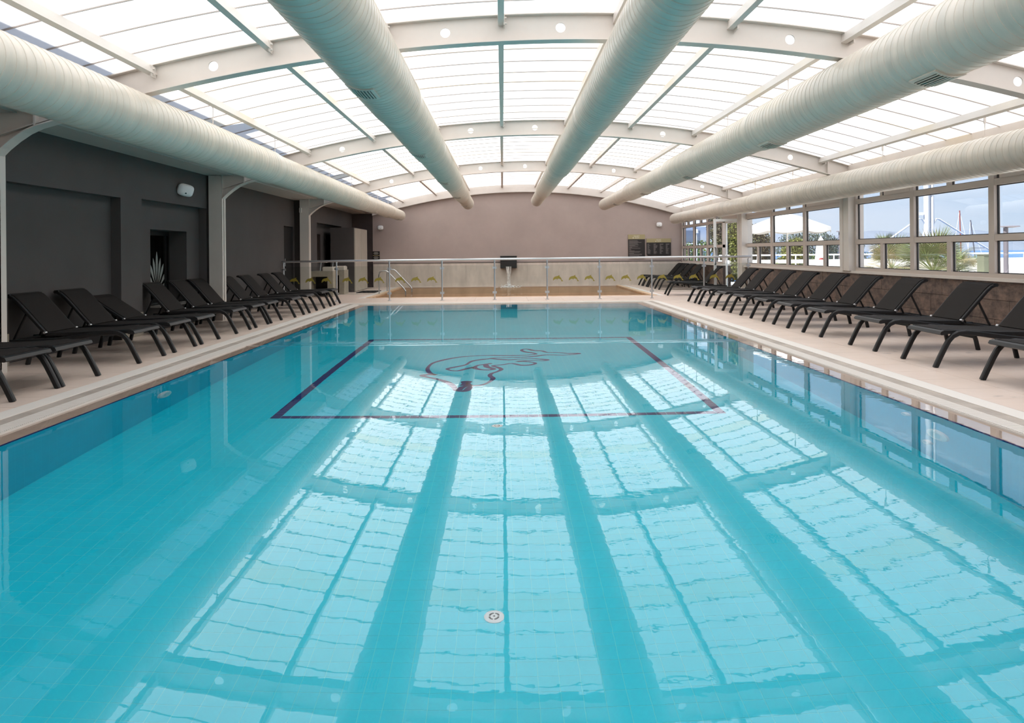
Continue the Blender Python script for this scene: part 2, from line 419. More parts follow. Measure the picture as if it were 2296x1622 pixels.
pool_light(XL, 7.32, -.62, .13, 1); pool_light(XL, 11.5, -.62, .13, 1); pool_light(XR, 10.0, -.62, .13, -1)

# water surface: a fine low ripple runs across the pool at y = 10.2
wm = MB(); ys = [YN - .2]
y = YN
while y < 9.7: ys.append(y); y += .4
y = 9.7
while y < 10.7: ys.append(y); y += .01
while y < YF + .2: ys.append(y); y += .4
ys.append(YF + .2)
xs = [XL - .2 + i * (XR - XL + .4) / 160 for i in range(161)]
for yy in ys:
    for x in xs:
        c = 10.2 + .035 * math.sin(x * 1.1) + .012 * math.sin(x * 7.3 + 1) + .006 * math.sin(x * 23)
        d = (yy - c) / .035
        z = WZ + .0042 * (.75 + .25 * math.sin(x * 3.1)) * math.exp(-d * d)
        wm.v.append((x, yy, z))
nx = len(xs)
for j in range(len(ys) - 1):
    for i in range(nx - 1):
        a = j * nx + i; wm.f.append((a, a + 1, a + 1 + nx, a + nx))
wo = wm.build('pool_water', 'water', None, True); struct(wo, 'clear rippling turquoise water filling the swimming pool', 'water')
wo.data.polygons.foreach_set('use_smooth', [True] * len(wo.data.polygons))

# ------------------------------------------------------------------ pool surround: rim, overflow grating, channel, pale strip
def band(name, m, o0, o1, z0, z1, label):
    b = MB()
    b.box(XL - o1, XL - o0, YN - o1, YF + o1, z0, z1); b.box(XR + o0, XR + o1, YN - o1, YF + o1, z0, z1)
    b.box(XL - o0, XR + o0, YF + o0, YF + o1, z0, z1); b.box(XL - o0, XR + o0, YN - o1, YN - o0, z0, z1)
    ob = b.build(name, m); struct(ob, label, 'pool edge'); return ob
band('pool_rim', 'rim', .012, .20, -.24, -.027, 'wet beige tile rim under the overflowing water edge')
ch = band('overflow_channel', 'channel', .20, .37, -.24, -.045, 'overflow drain channel running around the pool')
sl = MB(); p = .022
y = YN - .3
while y < YF + .37:
    sl.box(XL - .355, XL - .21, y, y + .014, -.03, -.002); sl.box(XR + .21, XR + .355, y, y + .014, -.03, -.002); y += p
x = XL - .2
while x < XR + .2:
    sl.box(x, x + .014, YF + .21, YF + .355, -.03, -.002); x += p
for X0, X1 in ((XL - .37, XL - .36), (XL - .205, XL - .2), (XL - .29, XL - .275), (XR + .36, XR + .37), (XR + .2, XR + .205), (XR + .275, XR + .29)):
    sl.box(X0, X1, YN - .3, YF + .37, -.04, -.006)
o = sl.build('grating_slats', 'grate', ch); o['kind'] = 'stuff'
band('pool_coping', 'channel', .37, .49, -.24, -.006, 'grey beige tile strip beside the overflow grating')
band('pool_kerb', 'grate', .49, .665, -.24, .0, 'pale cream tile strip around the pool deck')
OUT = .665

def tiles(parent, x0, x1, y0, y1, nxx, pitch, zt, me_name, m, limit, order, skip=None):
    """deck tiles: the nearest as single parts, the rest joined"""
    px = (x1 - x0) / nxx; nyy = max(1, round((y1 - y0) / pitch)); py = (y1 - y0) / nyy; gg = .002
    tb = MB().box(-px / 2 + gg, px / 2 - gg, -py / 2 + gg, py / 2 - gg, -.008, 0)
    me = tb.mesh(me_name, m); L = []
    for i in range(nxx):
        for j in range(nyy):
            c = (x0 + (i + .5) * px, y0 + (j + .5) * py)
            if skip and skip(*c): continue
            L.append(c)
    L.sort(key=order); r = MB()
    for n_, c in enumerate(L):
        if n_ < limit: inst('tile', me, parent, (c[0], c[1], zt))
        else: r.add([(c[0] + q[0], c[1] + q[1], zt + q[2]) for q in tb.v], tb.f)
    if r.v:
        ob = r.build('tile_field', m, parent); ob['kind'] = 'stuff'
vis = lambda c: (0 if c[1] > 5.2 else 1, c[1])
fl = MB().box(-6.6, XL - OUT, YB0 - .2, YF + OUT, -.3, -.008).build('floor_wall_side', 'deck_grout')
struct(fl, 'beige tiled pool deck along the dark grey wall', 'floor')
tiles(fl, WLB, XL - OUT, YB0, YF + OUT, 4, .45, 0., 'tile', 'deck', 290, vis)
fr = MB().box(XR + OUT, 7.0, YB0 - .2, YF + OUT, -.3, -.008).build('floor_window_side', 'deck_grout')
struct(fr, 'beige tiled pool deck under the windows', 'floor')
tiles(fr, XR + OUT, WR, YB0, YF + OUT, 6, .47, 0., 'tile', 'deck', 290, vis)
SX0, SX1, SY0, SY1 = -3.80, 4.30, 21.0, 27.55
ff = MB()
ff.box(-6.6, 7.0, YF + OUT, SY0, -.3, -.008); ff.box(-6.6, SX0, SY0, YE, -.3, -.008); ff.box(SX1, 7.0, SY0, YE, -.3, -.008); ff.box(SX0, SX1, SY1, YE, -.3, -.008)
ff = ff.build('floor_far_end', 'deck_grout'); struct(ff, 'beige tiled floor around the small spa pool', 'floor')
tiles(ff, -5.95, WR, YF + OUT, 20.8, 27, .47, 0., 'tile', 'deck', 290, lambda c: (c[1], abs(c[0])))
r2 = MB()
for (a, b, c, d) in ((-5.95, -4.1, 20.8, YE), (4.65, WR, 20.8, YE)):
    n1 = round((b - a) / .47); n2 = round((d - c) / .47)
    for i in range(n1):
        for j in range(n2):
            u0 = a + (b - a) * i / n1; u1 = a + (b - a) * (i + 1) / n1; v0 = c + (d - c) * j / n2; v1 = c + (d - c) * (j + 1) / n2
            r2.box(u0 + .003, u1 - .003, v0 + .003, v1 - .003, -.008, 0)
o = r2.build('tile_field', 'deck', ff); o['kind'] = 'stuff'
nb = MB().box(XL - OUT, XR + OUT, YB0 - .2, YN - OUT, -.3, 0).build('floor_near_end', 'deck'); struct(nb, 'beige deck strip at the near end of the pool', 'floor')

# ------------------------------------------------------------------ spa pool
mat('spa_tile', (.46, .30, .18), .5, var=.3, scale=3)
mat('spa_rim', (.80, .60, .42), .5, col2=(.62, .38, .20), scale=4)
spa = MB()
spa.box(SX0 - .02, SX1 + .02, SY0 - .02, SY1 + .02, -.9, -.7); spa.box(SX0 - .02, SX0, SY0, SY1, -.7, -.05); spa.box(SX1, SX1 + .02, SY0, SY1, -.7, -.05)
spa.box(SX0, SX1, SY0 - .02, SY0, -.7, -.05); spa.box(SX0, SX1, SY1, SY1 + .02, -.7, -.05)
spa = spa.build('spa_basin', 'spa_tile'); struct(spa, 'shallow brown spa pool basin in front of the mauve end wall', 'spa pool')
rm = MB(); rm.box(SX0 - .12, SX0 + .015, SY0 - .12, SY1, -.2, .004); rm.box(SX1 - .015, SX1 + .12, SY0 - .12, SY1, -.2, .004); rm.box(SX0, SX1, SY0 - .12, SY0, -.06, .004)
tag(rm.build('rim', 'spa_rim', spa), 'rust stained cream rim')
r3 = MB(); r3.box(SX0 - .32, SX0 - .16, SY0 - .32, SY1, -.03, .003); r3.box(SX1 + .16, SX1 + .32, SY0 - .3, SY1, -.03, .003)
tag(r3.build('grating', 'grate', spa), 'cream drain grating beside the rim')
sw = MB()
for j in range(30):
    for i in range(36):
        x0 = SX0 + (SX1 - SX0) * i / 36; x1 = SX0 + (SX1 - SX0) * (i + 1) / 36; y0 = SY0 + (SY1 - SY0) * j / 30; y1 = SY0 + (SY1 - SY0) * (j + 1) / 30
        sw.add([(x0, y0, -.035), (x1, y0, -.035), (x1, y1, -.035), (x0, y1, -.035)], [(0, 1, 2, 3)])
struct(sw.build('spa_water', 'spa_water'), 'brown rippled water in the spa pool', 'water')

# ------------------------------------------------------------------ walls
# left wall: niches, window opening, door, washroom recess
b = MB(); B = -6.35
b.box(B, WL, YB0, 8.46, 0, 2.80); b.box(B, WL, 8.46, 10.96, 2.13, 2.80); b.box(B, WL - .15, 8.46, 10.96, 0, 2.13)
b.box(B, WL, 10.96, 11.60, 0, 2.80); b.box(B, WL, 11.60, 14.11, 2.16, 2.80)
n0, n1 = 12.18, 13.57
b.box(B, WL - .15, 11.60, n0, 0, 2.16); b.box(B, WL - .15, n1, 14.11, 0, 2.16); b.box(B, WL - .15, n0, n1, 1.70, 2.16); b.box(B, WL - .15, n0, n1, 0, .42)
b.box(B, WL, 14.11, 14.40, 0, 2.80)
d0, d1 = 19.75, 20.62
b.box(B, WLB, 14.40, d0, 0, 2.80); b.box(B, WLB, d0, d1, 2.04, 2.80); b.box(B, WLB, d1, 20.75, 0, 2.80); b.box(B, WLB - .25, d0, d1, 0, 2.04)
b.box(B, WL, 20.75, 22.47, 0, 2.80); b.box(B, WL, 22.47, 25.9, 2.24, 2.80); b.box(B, WL - .25, 22.47, 25.9, 0, 2.24); b.box(B, WL, 25.9, YE, 0, 2.80)
wl = b.build('wall_left', 'grey_wall'); struct(wl, 'dark grey plaster wall with recessed niches', 'wall')
tag(MB().box(WL - .24, WL + .015, n0 - .02, n1 + .02, .39, .42).build('window_sill', 'plastic_white', wl), 'thin pale stone sill')
sk = MB()
for a_, b_ in ((7.95, 8.46), (10.96, 11.60)): sk.box(WL, WL + .012, a_, b_, 0, .37)
sk.box(WL, WL + .012, 20.78, 22.47, 0, .37)
struct(sk.build('baseboard_left', 'concrete'), 'stone skirting panels on the grey wall', 'baseboard')
# black panel stands in for the darkness behind the niche window
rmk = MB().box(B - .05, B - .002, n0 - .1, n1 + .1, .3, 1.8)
struct(rmk.build('wall_dark_backing', 'near_black'), 'black panel standing in for the dark behind the niche window', 'wall')
wn = MB(); X = -6.2
wn.box(X - .02, X + .03, n0, n1, 1.62, 1.70); wn.box(X - .02, X + .03, n0, n1, .42, .48); wn.box(X - .02, X + .03, n0, n0 + .05, .48, 1.62); wn.box(X - .02, X + .03, n1 - .05, n1, .48, 1.62); wn.box(X - .02, X + .03, 13.40, 13.46, .48, 1.62)
wn = wn.build('window_5', 'black'); struct(wn, 'dark niche window with a frosted palmette motif', 'window')
pn = MB().box(X, X + .008, n0 + .05, 13.40, .48, 1.62).build('pane', 'dark_glass', wn)
# palmette motif (frosted leaves on the pane)
pm = MB(); cy_, cz_ = 13.12, .60
for ang, l in ((0, .62), (-.22, .52), (.22, .52), (-.46, .46), (.46, .46), (-.78, .38), (.78, .38), (-1.15, .28), (1.15, .28), (-1.55, .2), (1.55, .2)):
    poly = []
    for q in range(14):
        t_ = q / 13.; wv = .030 * math.sin(PI * t_ ** 1.9) + .002
        u = .11 + l * t_; poly.append((u, wv))
    pts = [(cy_ + math.sin(ang) * u + math.cos(ang) * v * 1.15, cz_ + math.cos(ang) * u - math.sin(ang) * v) for u, v in poly] + [(cy_ + math.sin(ang) * u - math.cos(ang) * v * 1.15, cz_ + math.cos(ang) * u + math.sin(ang) * v) for u, v in reversed(poly)]
    pm.prism(pts, 'x', X + .009, X + .012)
tag(pm.build('palmette_motif', 'decal_frost', pn), 'frosted palm leaf motif')
# end wall
ew = MB(); n_ = 40
poly = [(-6.35, -.1)] + [(7.0, -.1)] + [(7.0 + (-6.35 - 7.0) * i / n_, (lambda x_: max(roof(x_) - .01, 2.99 if x_ < -4.95 else 0))(7.0 + (-6.35 - 7.0) * i / n_)) for i in range(n_ + 1)]
ew.prism(poly, 'y', YE, YE + .25)
ew = ew.build('wall_back', 'mauve'); struct(ew, 'mauve plaster end wall under the arched roof', 'wall')
tag(MB().box(WL, -4.92, YE - .02, YE, 0, 2.78).build('corner_panel', 'dark_wall', ew), 'dark brown corner strip')  # corner strip darker than the rest of the end wall
nsl = 10; x0, x1 = -4.90, 6.78
for i in range(nsl):
    a = x0 + (x1 - x0) * i / nsl; c = x0 + (x1 - x0) * (i + 1) / nsl
    MB().box(a + .0015, c - .0015, YE - .06, YE, -.06, .885).build('slab', 'stone', ew)
tag(MB().box(x0, x1, YE - .07, YE, .885, .905).build('ledge', 'dark_wall', ew), 'thin dark ledge over the stone cladding')
wf = MB().box(-6.35, 7.0, YB0 - .25, YB0, -.1, 3.9).build('wall_front', 'mauve'); struct(wf, 'mauve wall behind the camera end of the pool', 'wall')
# right wall below the windows
def low_wall(y0, y1, parent_name):
    w_ = MB().box(WR + .012, WR + .25, y0, y1, 0, .80).build(parent_name, 'brown_grout')
    rows = [(0, .27), (.27, .54), (.54, .80)]; L = .6
    cache = {}
    for r_, (a, c) in enumerate(rows):
        y = y0 - (L / 2 if r_ % 2 else 0)
        while y < y1 - .02:
            q0 = max(y, y0); q1 = min(y + L, y1)
            if q1 - q0 > .03:
                key = (r_, round(q1 - q0, 3))
                if key not in cache:
                    hw = (q1 - q0) / 2 - .003; hh = (c - a) / 2 - .003
                    cache[key] = MB().box(0, .014, -hw, hw, -hh, hh).mesh('tile', 'brown_tile')
                inst('tile', cache[key], w_, (WR + random.uniform(-.003, .0015), (q0 + q1) / 2, (a + c) / 2))
            y += L
    tag(MB().box(WR - .06, WR + .26, y0, y1, .80, .845).build('sill', 'cream', w_), 'cream window ledge')
    return w_
struct(low_wall(1.6, 20.6, 'wall_right'), 'low wall of brown stone tiles under the windows', 'wall')
struct(low_wall(22.45, YE, 'wall_right_end'), 'low brown stone wall behind the glass rail', 'wall')
struct(MB().box(WR + .0, WR + .25, 20.45, 20.62, 0, .80).build('wall_jamb', 'cream'), 'cream jamb of the terrace door', 'wall')
ws = MB().box(WR, WR + .25, YB0, 1.6, 0, 2.45).build('wall_right_near', 'cream'); struct(ws, 'cream wall pier near the camera end', 'wall')

# windows on the right
def window(name, y0, y1, label, big=3, sashes=()):
    fr_ = empty(name, (WR + .05, y0, .845)); struct(fr_, label, 'window'); oy = y0; X0, X1 = -.03, .05
    def bar(nm, a, c, z0, z1, dx=0., m='frame'):
        MB().box(X0 - dx, X1, a - oy, c - oy, z0 - .845, z1 - .845).build(nm, m, fr_)
    n = big; st = (y1 - y0) / n
    bar('bottom_rail', y0, y1, .845, .905); bar('transom', y0, y1, 1.36, 1.45); bar('transom', y0, y1, 2.13, 2.22); bar('head', y0, y1, 2.44, 2.52)
    for i in range(n + 1):
        yc = y0 + st * i
        if i == 0: bar('mullion', yc, yc + .06, .905, 2.44, .004)
        elif i == n: bar('mullion', yc - .06, yc, .905, 2.44, .004)
        else: bar('mullion', yc - .06, yc + .06, .905, 2.44, .004)
    for i in range(n):
        a, c = y0 + st * i + .06, y0 + st * (i + 1) - .06; mid = (a + c) / 2
        bar('glazing_bar', mid - .05, mid + .05, .905, 1.36, -.003); bar('glazing_bar', mid - .045, mid + .045, 2.22, 2.44, -.003)
        for (p0, p1, q0, q1) in ((a, mid - .05, .905, 1.36), (mid + .05, c, .905, 1.36), (a, c, 1.45, 2.13), (a, mid - .045, 2.22, 2.44), (mid + .045, c, 2.22, 2.44)):
            pb = MB(); t_ = .012
            for (u0, u1, v0, v1) in ((p0, p1, q0, q0 + t_), (p0, p1, q1 - t_, q1), (p0, p0 + t_, q0, q1), (p1 - t_, p1, q0, q1)):
                pb.box(.010, .034, u0 - oy, u1 - oy, v0 - .845, v1 - .845)
            g_ = MB().box(.019, .025, p0 - oy, p1 - oy, q0 - .845, q1 - .845).build('pane', 'glass', fr_)
            pb.build('gasket', 'gasket', g_)
    for (sa, sb2) in sashes:
        bar('sash_rail', sa, sb2 - .05, 2.22, 2.285, .006); bar('sash_latch', sb2 - .05, sb2, 2.225, 2.285, .001, 'gasket')
window('window_1', 1.6, 7.7, 'cream framed window bay nearest the camera')
window('window_2', 8.1, 14.02, 'cream framed window bay facing the palms and masts', 3, [(12.1, 12.98), (8.16, 9.95)])
window('window_3', 14.38, 20.42, 'cream framed window bay facing the white parasol', 3, [(14.44, 16.3), (18.45, 20.34)])
window('window_4', 22.5, YE - .05, 'cream framed window bay beside the end wall', 3)
for y_, lb in ((7.9, 'cream window column near the camera'), (14.2, 'cream window column between the parasol and palm views'), (20.5, 'cream window column beside the open glass door')):
    c_ = MB().box(WR - .10, WR + .2, y_ - .17, y_ + .17, 0 if y_ > 20 else .845, 2.50); c_.box(WR - .115, WR - .10, y_ + .05, y_ + .17, .845, 2.5)
    struct(c_.build('column', 'cream'), lb, 'column')
eb = MB(); eb.box(WR - .03, WR + .25, YB0, YE, 2.50, roof(WR) + .06)
struct(eb.build('eave_beam', 'cream'), 'deep cream eave beam above the windows', 'beam')
el = MB(); el.box(-5.20, -5.00, YB0, YE, 2.82, 3.0); el.box(B, -5.20, YB0, YE, 2.80, 3.05); el.box(-5.3, -4.95, 20.7, 24.6, 2.79, 2.83)
struct(el.build('eave_beam', 'soffit'), 'grey cream eave beam above the dark grey wall', 'beam')

# terrace door: one leaf open into the room, one fixed leaf in the wall plane
def door_leaf(o_parent, wdt, h, ax):
    """frame of four bars + glass, in local x (width) and z"""
    f = .075
    for nm, a in (('stile', (0, f, -.02, .02, 0, h)), ('stile', (wdt - f, wdt, -.02, .02, 0, h)), ('rail', (f, wdt - f, -.02, .02, 0, .12)), ('rail', (f, wdt - f, -.02, .02, h - f, h))):
        MB().box(*a).build(nm, 'white_paint', o_parent)
    MB().box(f, wdt - f, -.004, .004, .12, h - f).build('glass_pane', 'glass', o_parent)
d1_ = empty('door_1', (6.04, 20.78, .01)); struct(d1_, 'white framed glass door leaf standing open into the room', 'door')
door_leaf(d1_, .76, 2.16, 'x')
hd = MB().tube([(.03, -.02, .86), (.03, -.075, .86), (.03, -.085, .9), (.03, -.085, 1.30), (.03, -.075, 1.34), (.03, -.02, 1.34)], .013, 8).build('pull_handle', 'black', d1_, True)
lk = MB().lathe([(-.03, .018), (-.02, .018)], (.04, 0, 1.06), 'y', 10); lk.box(.035, .045, -.04, -.028, 1.08, 1.10); lk.box(.04, .10, -.05, -.04, 1.085, 1.10); lk.build('lock', 'black', d1_)
for hz in (.25, 1.1, 1.95): MB().lathe([(-.05, .014), (.05, .014)], (.765, .0, hz), 'z', 8).build('hinge', 'black', d1_)
d2_ = empty('door_2', (WR + .08, 21.15, .01), PI / 2); struct(d2_, 'white framed fixed glass door leaf in the window wall', 'door')
door_leaf(d2_, 1.20, 2.16, 'y')
struct(MB().box(WR + .02, WR + .14, 20.62, 22.5, 2.17, 2.50).build('trim_1', 'frame'), 'cream panel above the terrace door', 'trim')

# ------------------------------------------------------------------ roof: panels, ribs, arches, purlins
PX0, PX1 = -5.45, WR + .12; NS = 36; PITCH = .6
nP = int(round((YE - YB0) / PITCH)); PITCH = (YE - YB0) / nP
rb = MB()
for j in range(nP + 1):
    y = YB0 + j * PITCH; rings = []
    for i in range(NS + 1):
        x = PX0 + (PX1 - PX0) * i / NS; z = roof(x)
        rings.append([(x, y - .0055, z - .013), (x, y + .0055, z - .013), (x, y + .0055, z + .02), (x, y - .0055, z + .02)])
    rb.loft(rings)
ceil = rb.build('ceiling', 'rib'); struct(ceil, 'arched roof of translucent white panels with thin joint ribs', 'roof')
random.seed(3)
def pan_me(m, nm):
    q = MB(); 
    for i in range(NS + 1):
        x = PX0 + (PX1 - PX0) * i / NS; q.v += [(x, -PITCH / 2, roof(x)), (x, PITCH / 2, roof(x))]
    for i in range(NS): q.f.append((2 * i, 2 * i + 2, 2 * i + 3, 2 * i + 1))
    q.smooth = True; return q.mesh(nm, m)
pme = pan_me('poly', 'roof_panel'); pold = pan_me('poly_old', 'roof_panel'); ppale = pan_me('poly_pale', 'roof_panel')
for j in range(nP):
    y = YB0 + (j + .5) * PITCH
    me = pold if j in (20, 27, 33) else (ppale if j in (17, 24, 30, 38, 42) else pme)
    inst('roof_panel', me, ceil, (0, y, 0))
def arch(yc, label, x0=-5.62, x1=WR - .02, dep=.27, holes=True, wd=.018):
    q = MB(); t = wd / 2
    def zt(x): return roof(x) - .025
    def zb(x): return roof(x) - .025 - dep
    hs = [-3.1 + 1.25 * k_ for k_ in range(8)] if holes else []
    hs = [h for h in hs if x0 + .2 < h < x1 - .2]; hw = .085; R = .053
    # straight web pieces
    cuts = [x0]
    for h in hs: cuts += [h - hw, h + hw]
    cuts.append(x1)
    def web(a, c, n):
        for i in range(n):
            u0 = a + (c - a) * i / n; u1 = a + (c - a) * (i + 1) / n
            for yy, fl_ in ((yc - t, 0), (yc + t, 1)):
                v = [(u0, yy, zb(u0)), (u1, yy, zb(u1)), (u1, yy, zt(u1)), (u0, yy, zt(u0))]
                q.add(v, [(0, 1, 2, 3) if not fl_ else (3, 2, 1, 0)])
    for i in range(0, len(cuts), 2): web(cuts[i], cuts[i + 1], max(2, int((cuts[i + 1] - cuts[i]) / .25)))
    for h in hs:
        zc = (zt(h) + zb(h)) / 2; n = 28; sq = []; ci = []
        for k_ in range(n):
            a = 2 * PI * (k_ + .5) / n; ca, sa = math.cos(a), math.sin(a)
            ci.append((h + ca * R, zc + sa * R))
            hz = dep / 2; sc = min(hw / abs(ca) if abs(ca) > 1e-6 else 9, hz / abs(sa) if abs(sa) > 1e-6 else 9)
            x_ = h + ca * sc; z_ = zc + sa * sc
            if abs(abs(sa * sc) - hz) < 1e-6: z_ = zt(x_) if sa > 0 else zb(x_)
            sq.append((x_, z_))
        for yy, fl_ in ((yc - t, 0), (yc + t, 1)):
            b_ = len(q.v); q.v += [(x_, yy, z_) for x_, z_ in sq] + [(x_, yy, z_) for x_, z_ in ci]
            for k_ in range(n):
                l = (k_ + 1) % n; fc = (b_ + k_, b_ + l, b_ + n + l, b_ + n + k_); q.f.append(fc if not fl_ else fc[::-1])
        # corners of the square that the fan leaves open
        for sx in (-1, 1):
            for sz_ in (-1, 1):
                xc = h + sx * hw; zc_ = zt(xc) if sz_ > 0 else zb(xc)
                near_ = sorted(range(n), key=lambda k_: (sq[k_][0] - xc) ** 2 + (sq[k_][1] - zc_) ** 2)[:2]
                for yy in (yc - t, yc + t): q.add([(xc, yy, zc_), (sq[near_[0]][0], yy, sq[near_[0]][1]), (sq[near_[1]][0], yy, sq[near_[1]][1])], [(0, 1, 2)])
        b_ = len(q.v); q.v += [(x_, yc - t, z_) for x_, z_ in ci] + [(x_, yc + t, z_) for x_, z_ in ci]
        for k_ in range(n): l = (k_ + 1) % n; q.f.append((b_ + k_, b_ + n + k_, b_ + n + l, b_ + l))
    # flanges
    N = 44
    for (za, zb_, hwf) in ((lambda x: zb(x) - .012, zb, .075), (zt, lambda x: zt(x) + .012, .075)):
        rings = []
        for i in range(N + 1):
            x = x0 + (x1 - x0) * i / N
            rings.append([(x, yc - hwf, za(x)), (x, yc + hwf, za(x)), (x, yc + hwf, zb_(x)), (x, yc - hwf, zb_(x))])
        q.loft(rings)
    for xs_ in (x0 + .65, x1 - .42):   # stiffener plates
        q.box(xs_ - .006, xs_ + .006, yc - .075, yc + .075, zb(xs_), zt(xs_))
    ob = q.build('arch_beam', 'cream'); struct(ob, label, 'beam'); return ob
arch(ARCH[0], 'cream arched steel beam with round holes nearest the camera')
arch(ARCH[1], 'cream arched steel beam with round holes, second from the camera')
arch(ARCH[2], 'cream arched steel beam with round holes above the glass rail')
arch(YE - .12, 'cream arched steel beam against the mauve end wall', x0=-4.9, holes=False, wd=.2)
for k_ in range(10):
    x = -5.0 + 1.25 * k_
    if x > 6.3: continue
    q = MB(); z = roof(x) - .022; sl_ = math.atan(-2 * .02615 * (x - .8)); hw = .032
    c, s_ = math.cos(sl_), math.sin(sl_)
    prof = [(-hw, 0), (hw, 0), (hw, -.10), (-hw, -.10)]; pts = [(x + u * c - v * s_, z + u * s_ + v * c) for u, v in prof]
    q.prism(pts, 'y', YB0, YE - .02)
    ob = q.build('purlin_beam', 'cream')
    lb = 'cream roof purlin along the ridge' if k_ == 4 else ('cream roof purlin, %s from the ridge on the %s side' % (ORD[abs(k_ - 4)], 'grey wall' if k_ < 4 else 'window'))
    struct(ob, lb, 'beam')
    for ya in ARCH:   # bolted end plates
        pl_ = MB()
        for sg in (-1, 1):
            pl_.box(x + hw, x + hw + .012, ya + sg * .02, ya + sg * .14, z - .13, z - .01)
            for bz in (.04, .10): pl_.lathe([(0, .012), (.02, .012)], (x + hw + .012, ya + sg * .09, z - bz), 'x', 8)
        pl_.build('bolt_plate', 'cream', ob)

# left columns with curved haunches
for i, ya in enumerate(ARCH):
    q = MB(); c0, c1 = -5.65, -5.40
    q.box(c0, c0 + .02, ya - .10, ya + .10, 0, 2.80); q.box(c1 - .02, c1, ya - .10, ya + .10, 0, 2.80); q.box(c0, c1, ya - .012, ya + .012, 0, 2.86)
    q.box(c0, c1, ya - .102, ya - .088, 0, 2.79)
    hp = [(-5.40, 2.36), (-5.33, 2.43), (-5.22, 2.52), (-5.10, 2.60), (-4.97, 2.66), (-4.81, 2.705), (-4.60, 2.755)]
    top = [(x_, roof(x_) - .28) for x_ in (-4.60, -4.9, -5.2, -5.40)]
    q.prism(hp + [(x_, max(z_, 2.80)) for x_, z_ in top], 'y', ya - .012, ya + .012)
    rings = []
    for j, (x_, z_) in enumerate(hp):
        rings.append([(x_, ya - .085, z_ - .014), (x_, ya + .085, z_ - .014), (x_, ya + .085, z_), (x_, ya - .085, z_)])
    q.loft(rings); q.box(-4.985, -4.965, ya - .08, ya + .08, 2.66, 2.86)
    struct(q.build('column', 'cream'), ['cream steel column with curved haunch beside the nearest loungers', 'cream steel column with curved haunch beyond the niche window', 'cream steel column with curved haunch behind the glass rail end'][i], 'column')

# neighbouring building that shades the roof edge
nbm = MB(); nbm.box(-16, -6.45, -12, 32, -.5, 7.05); nbm.box(-6.9, -6.42, 9.9, 10.5, 7.05, 7.75); nbm.box(-6.9, -6.42, 16.9, 17.6, 7.05, 7.6); nbm.box(-6.9, -6.42, 24, 24.5, 7.05, 7.7)
nbo = nbm.build('neighbour_building', 'neighbour'); tag(nbo, 'tall building beyond the grey wall that shades the roof edge', 'building')

# ------------------------------------------------------------------ ducts
def duct(X, Z, segs, vents, label, hang):
    root = empty('air_duct', (X, 0, Z)); tag(root, label, 'duct', 'round spiral ducts under the roof')
    n_seg = len(segs)
    for i, (y0, y1, r) in enumerate(segs):
        prof = []
        y = y0; prof.append((y0, r * .55 if i == 0 else segs[i - 1][2])); prof.append((y0 + .001 if i == 0 else y0 + .10, r)); y = y0 + .12
        prof.append((y, r + .009)); prof.append((y + .02, r + .009)); prof.append((y + .022, r)); y += .06
        while y < y1 - .16:
            prof += [(y, r), (y + .002, r + .004), (y + .007, r + .004), (y + .009, r)]; y += .115
        if i == n_seg - 1:
            prof += [(y1 - .14, r), (y1 - .10, r * .97), (y1 - .05, r * .86), (y1 - .015, r * .66), (y1, r * .4), (y1 + .001, .002)]
        else: prof.append((y1, r))
        q = MB(); q.lathe(prof, (0, 0, 0), 'y', 44, cap=False)
        q.build('duct_section', 'duct', root, True)
    def rad(y):
        for a, c, r in segs:
            if a <= y <= c: return r
        return segs[-1][2]
    for (yv, an) in vents:
        r = rad(yv); L_, W_ = .34, .20; hw = math.asin(min(.9, W_ / 2 / r))
        def pt(a, rr, yy): t_ = an + a; return (math.sin(t_) * rr, yy, -math.cos(t_) * rr)
        def patch(mb, a0, a1, ya, yb, r0, r1, n=5):
            rings = []
            for k_ in range(n + 1):
                a = a0 + (a1 - a0) * k_ / n
                rings.append([pt(a, r0, ya), pt(a, r0, yb), pt(a, r1, yb), pt(a, r1, ya)])
            mb.loft(rings)
        fm = MB(); e_ = hw + .10
        patch(fm, -e_, -hw, yv - L_ / 2 - .03, yv + L_ / 2 + .03, r, r + .016, 2); patch(fm, hw, e_, yv - L_ / 2 - .03, yv + L_ / 2 + .03, r, r + .016, 2)
        patch(fm, -hw, hw, yv - L_ / 2 - .03, yv - L_ / 2, r, r + .016); patch(fm, -hw, hw, yv + L_ / 2, yv + L_ / 2 + .03, r, r + .016)
        vo = fm.build('vent', 'duct', root); bm_ = MB(); patch(bm_, -hw, hw, yv - L_ / 2, yv + L_ / 2, r, r + .0095); bm_.build('vent_opening', 'black', vo)
        for k_ in range(7):
            a = -hw + 2 * hw * (k_ + .5) / 7; lm = MB(); patch(lm, a - .018, a + .018, yv - L_ / 2, yv + L_ / 2, r + .0095, r + .018, 1); lm.build('louvre', 'duct', vo)
    for yh in hang:
        r = rad(yh); zt_ = roof(X) - Z - .10
        h = MB(); h.tube([(0, yh, r), (0, yh, zt_)], .006, 6); h.box(-.03, .03, yh - .02, yh + .02, r, r + .02); h.box(-.012, .012, yh - .012, yh + .012, zt_ - .01, zt_ + .10)
        h.build('hanger', 'cream', root)
H_ = [5.2, 9.6, 12.2, 16.0, 18.4, 22.2, 24.2, 25.8]
duct(-3.78, 2.68, [(-1.4, 11.9, .265), (11.9, 19.6, .245), (19.6, 24.6, .215), (24.6, 27.2, .19)], [(21.4, -.1), (24.0, -.1), (26.2, -.1)], 'cream spiral duct hanging beside the dark grey wall columns', H_)
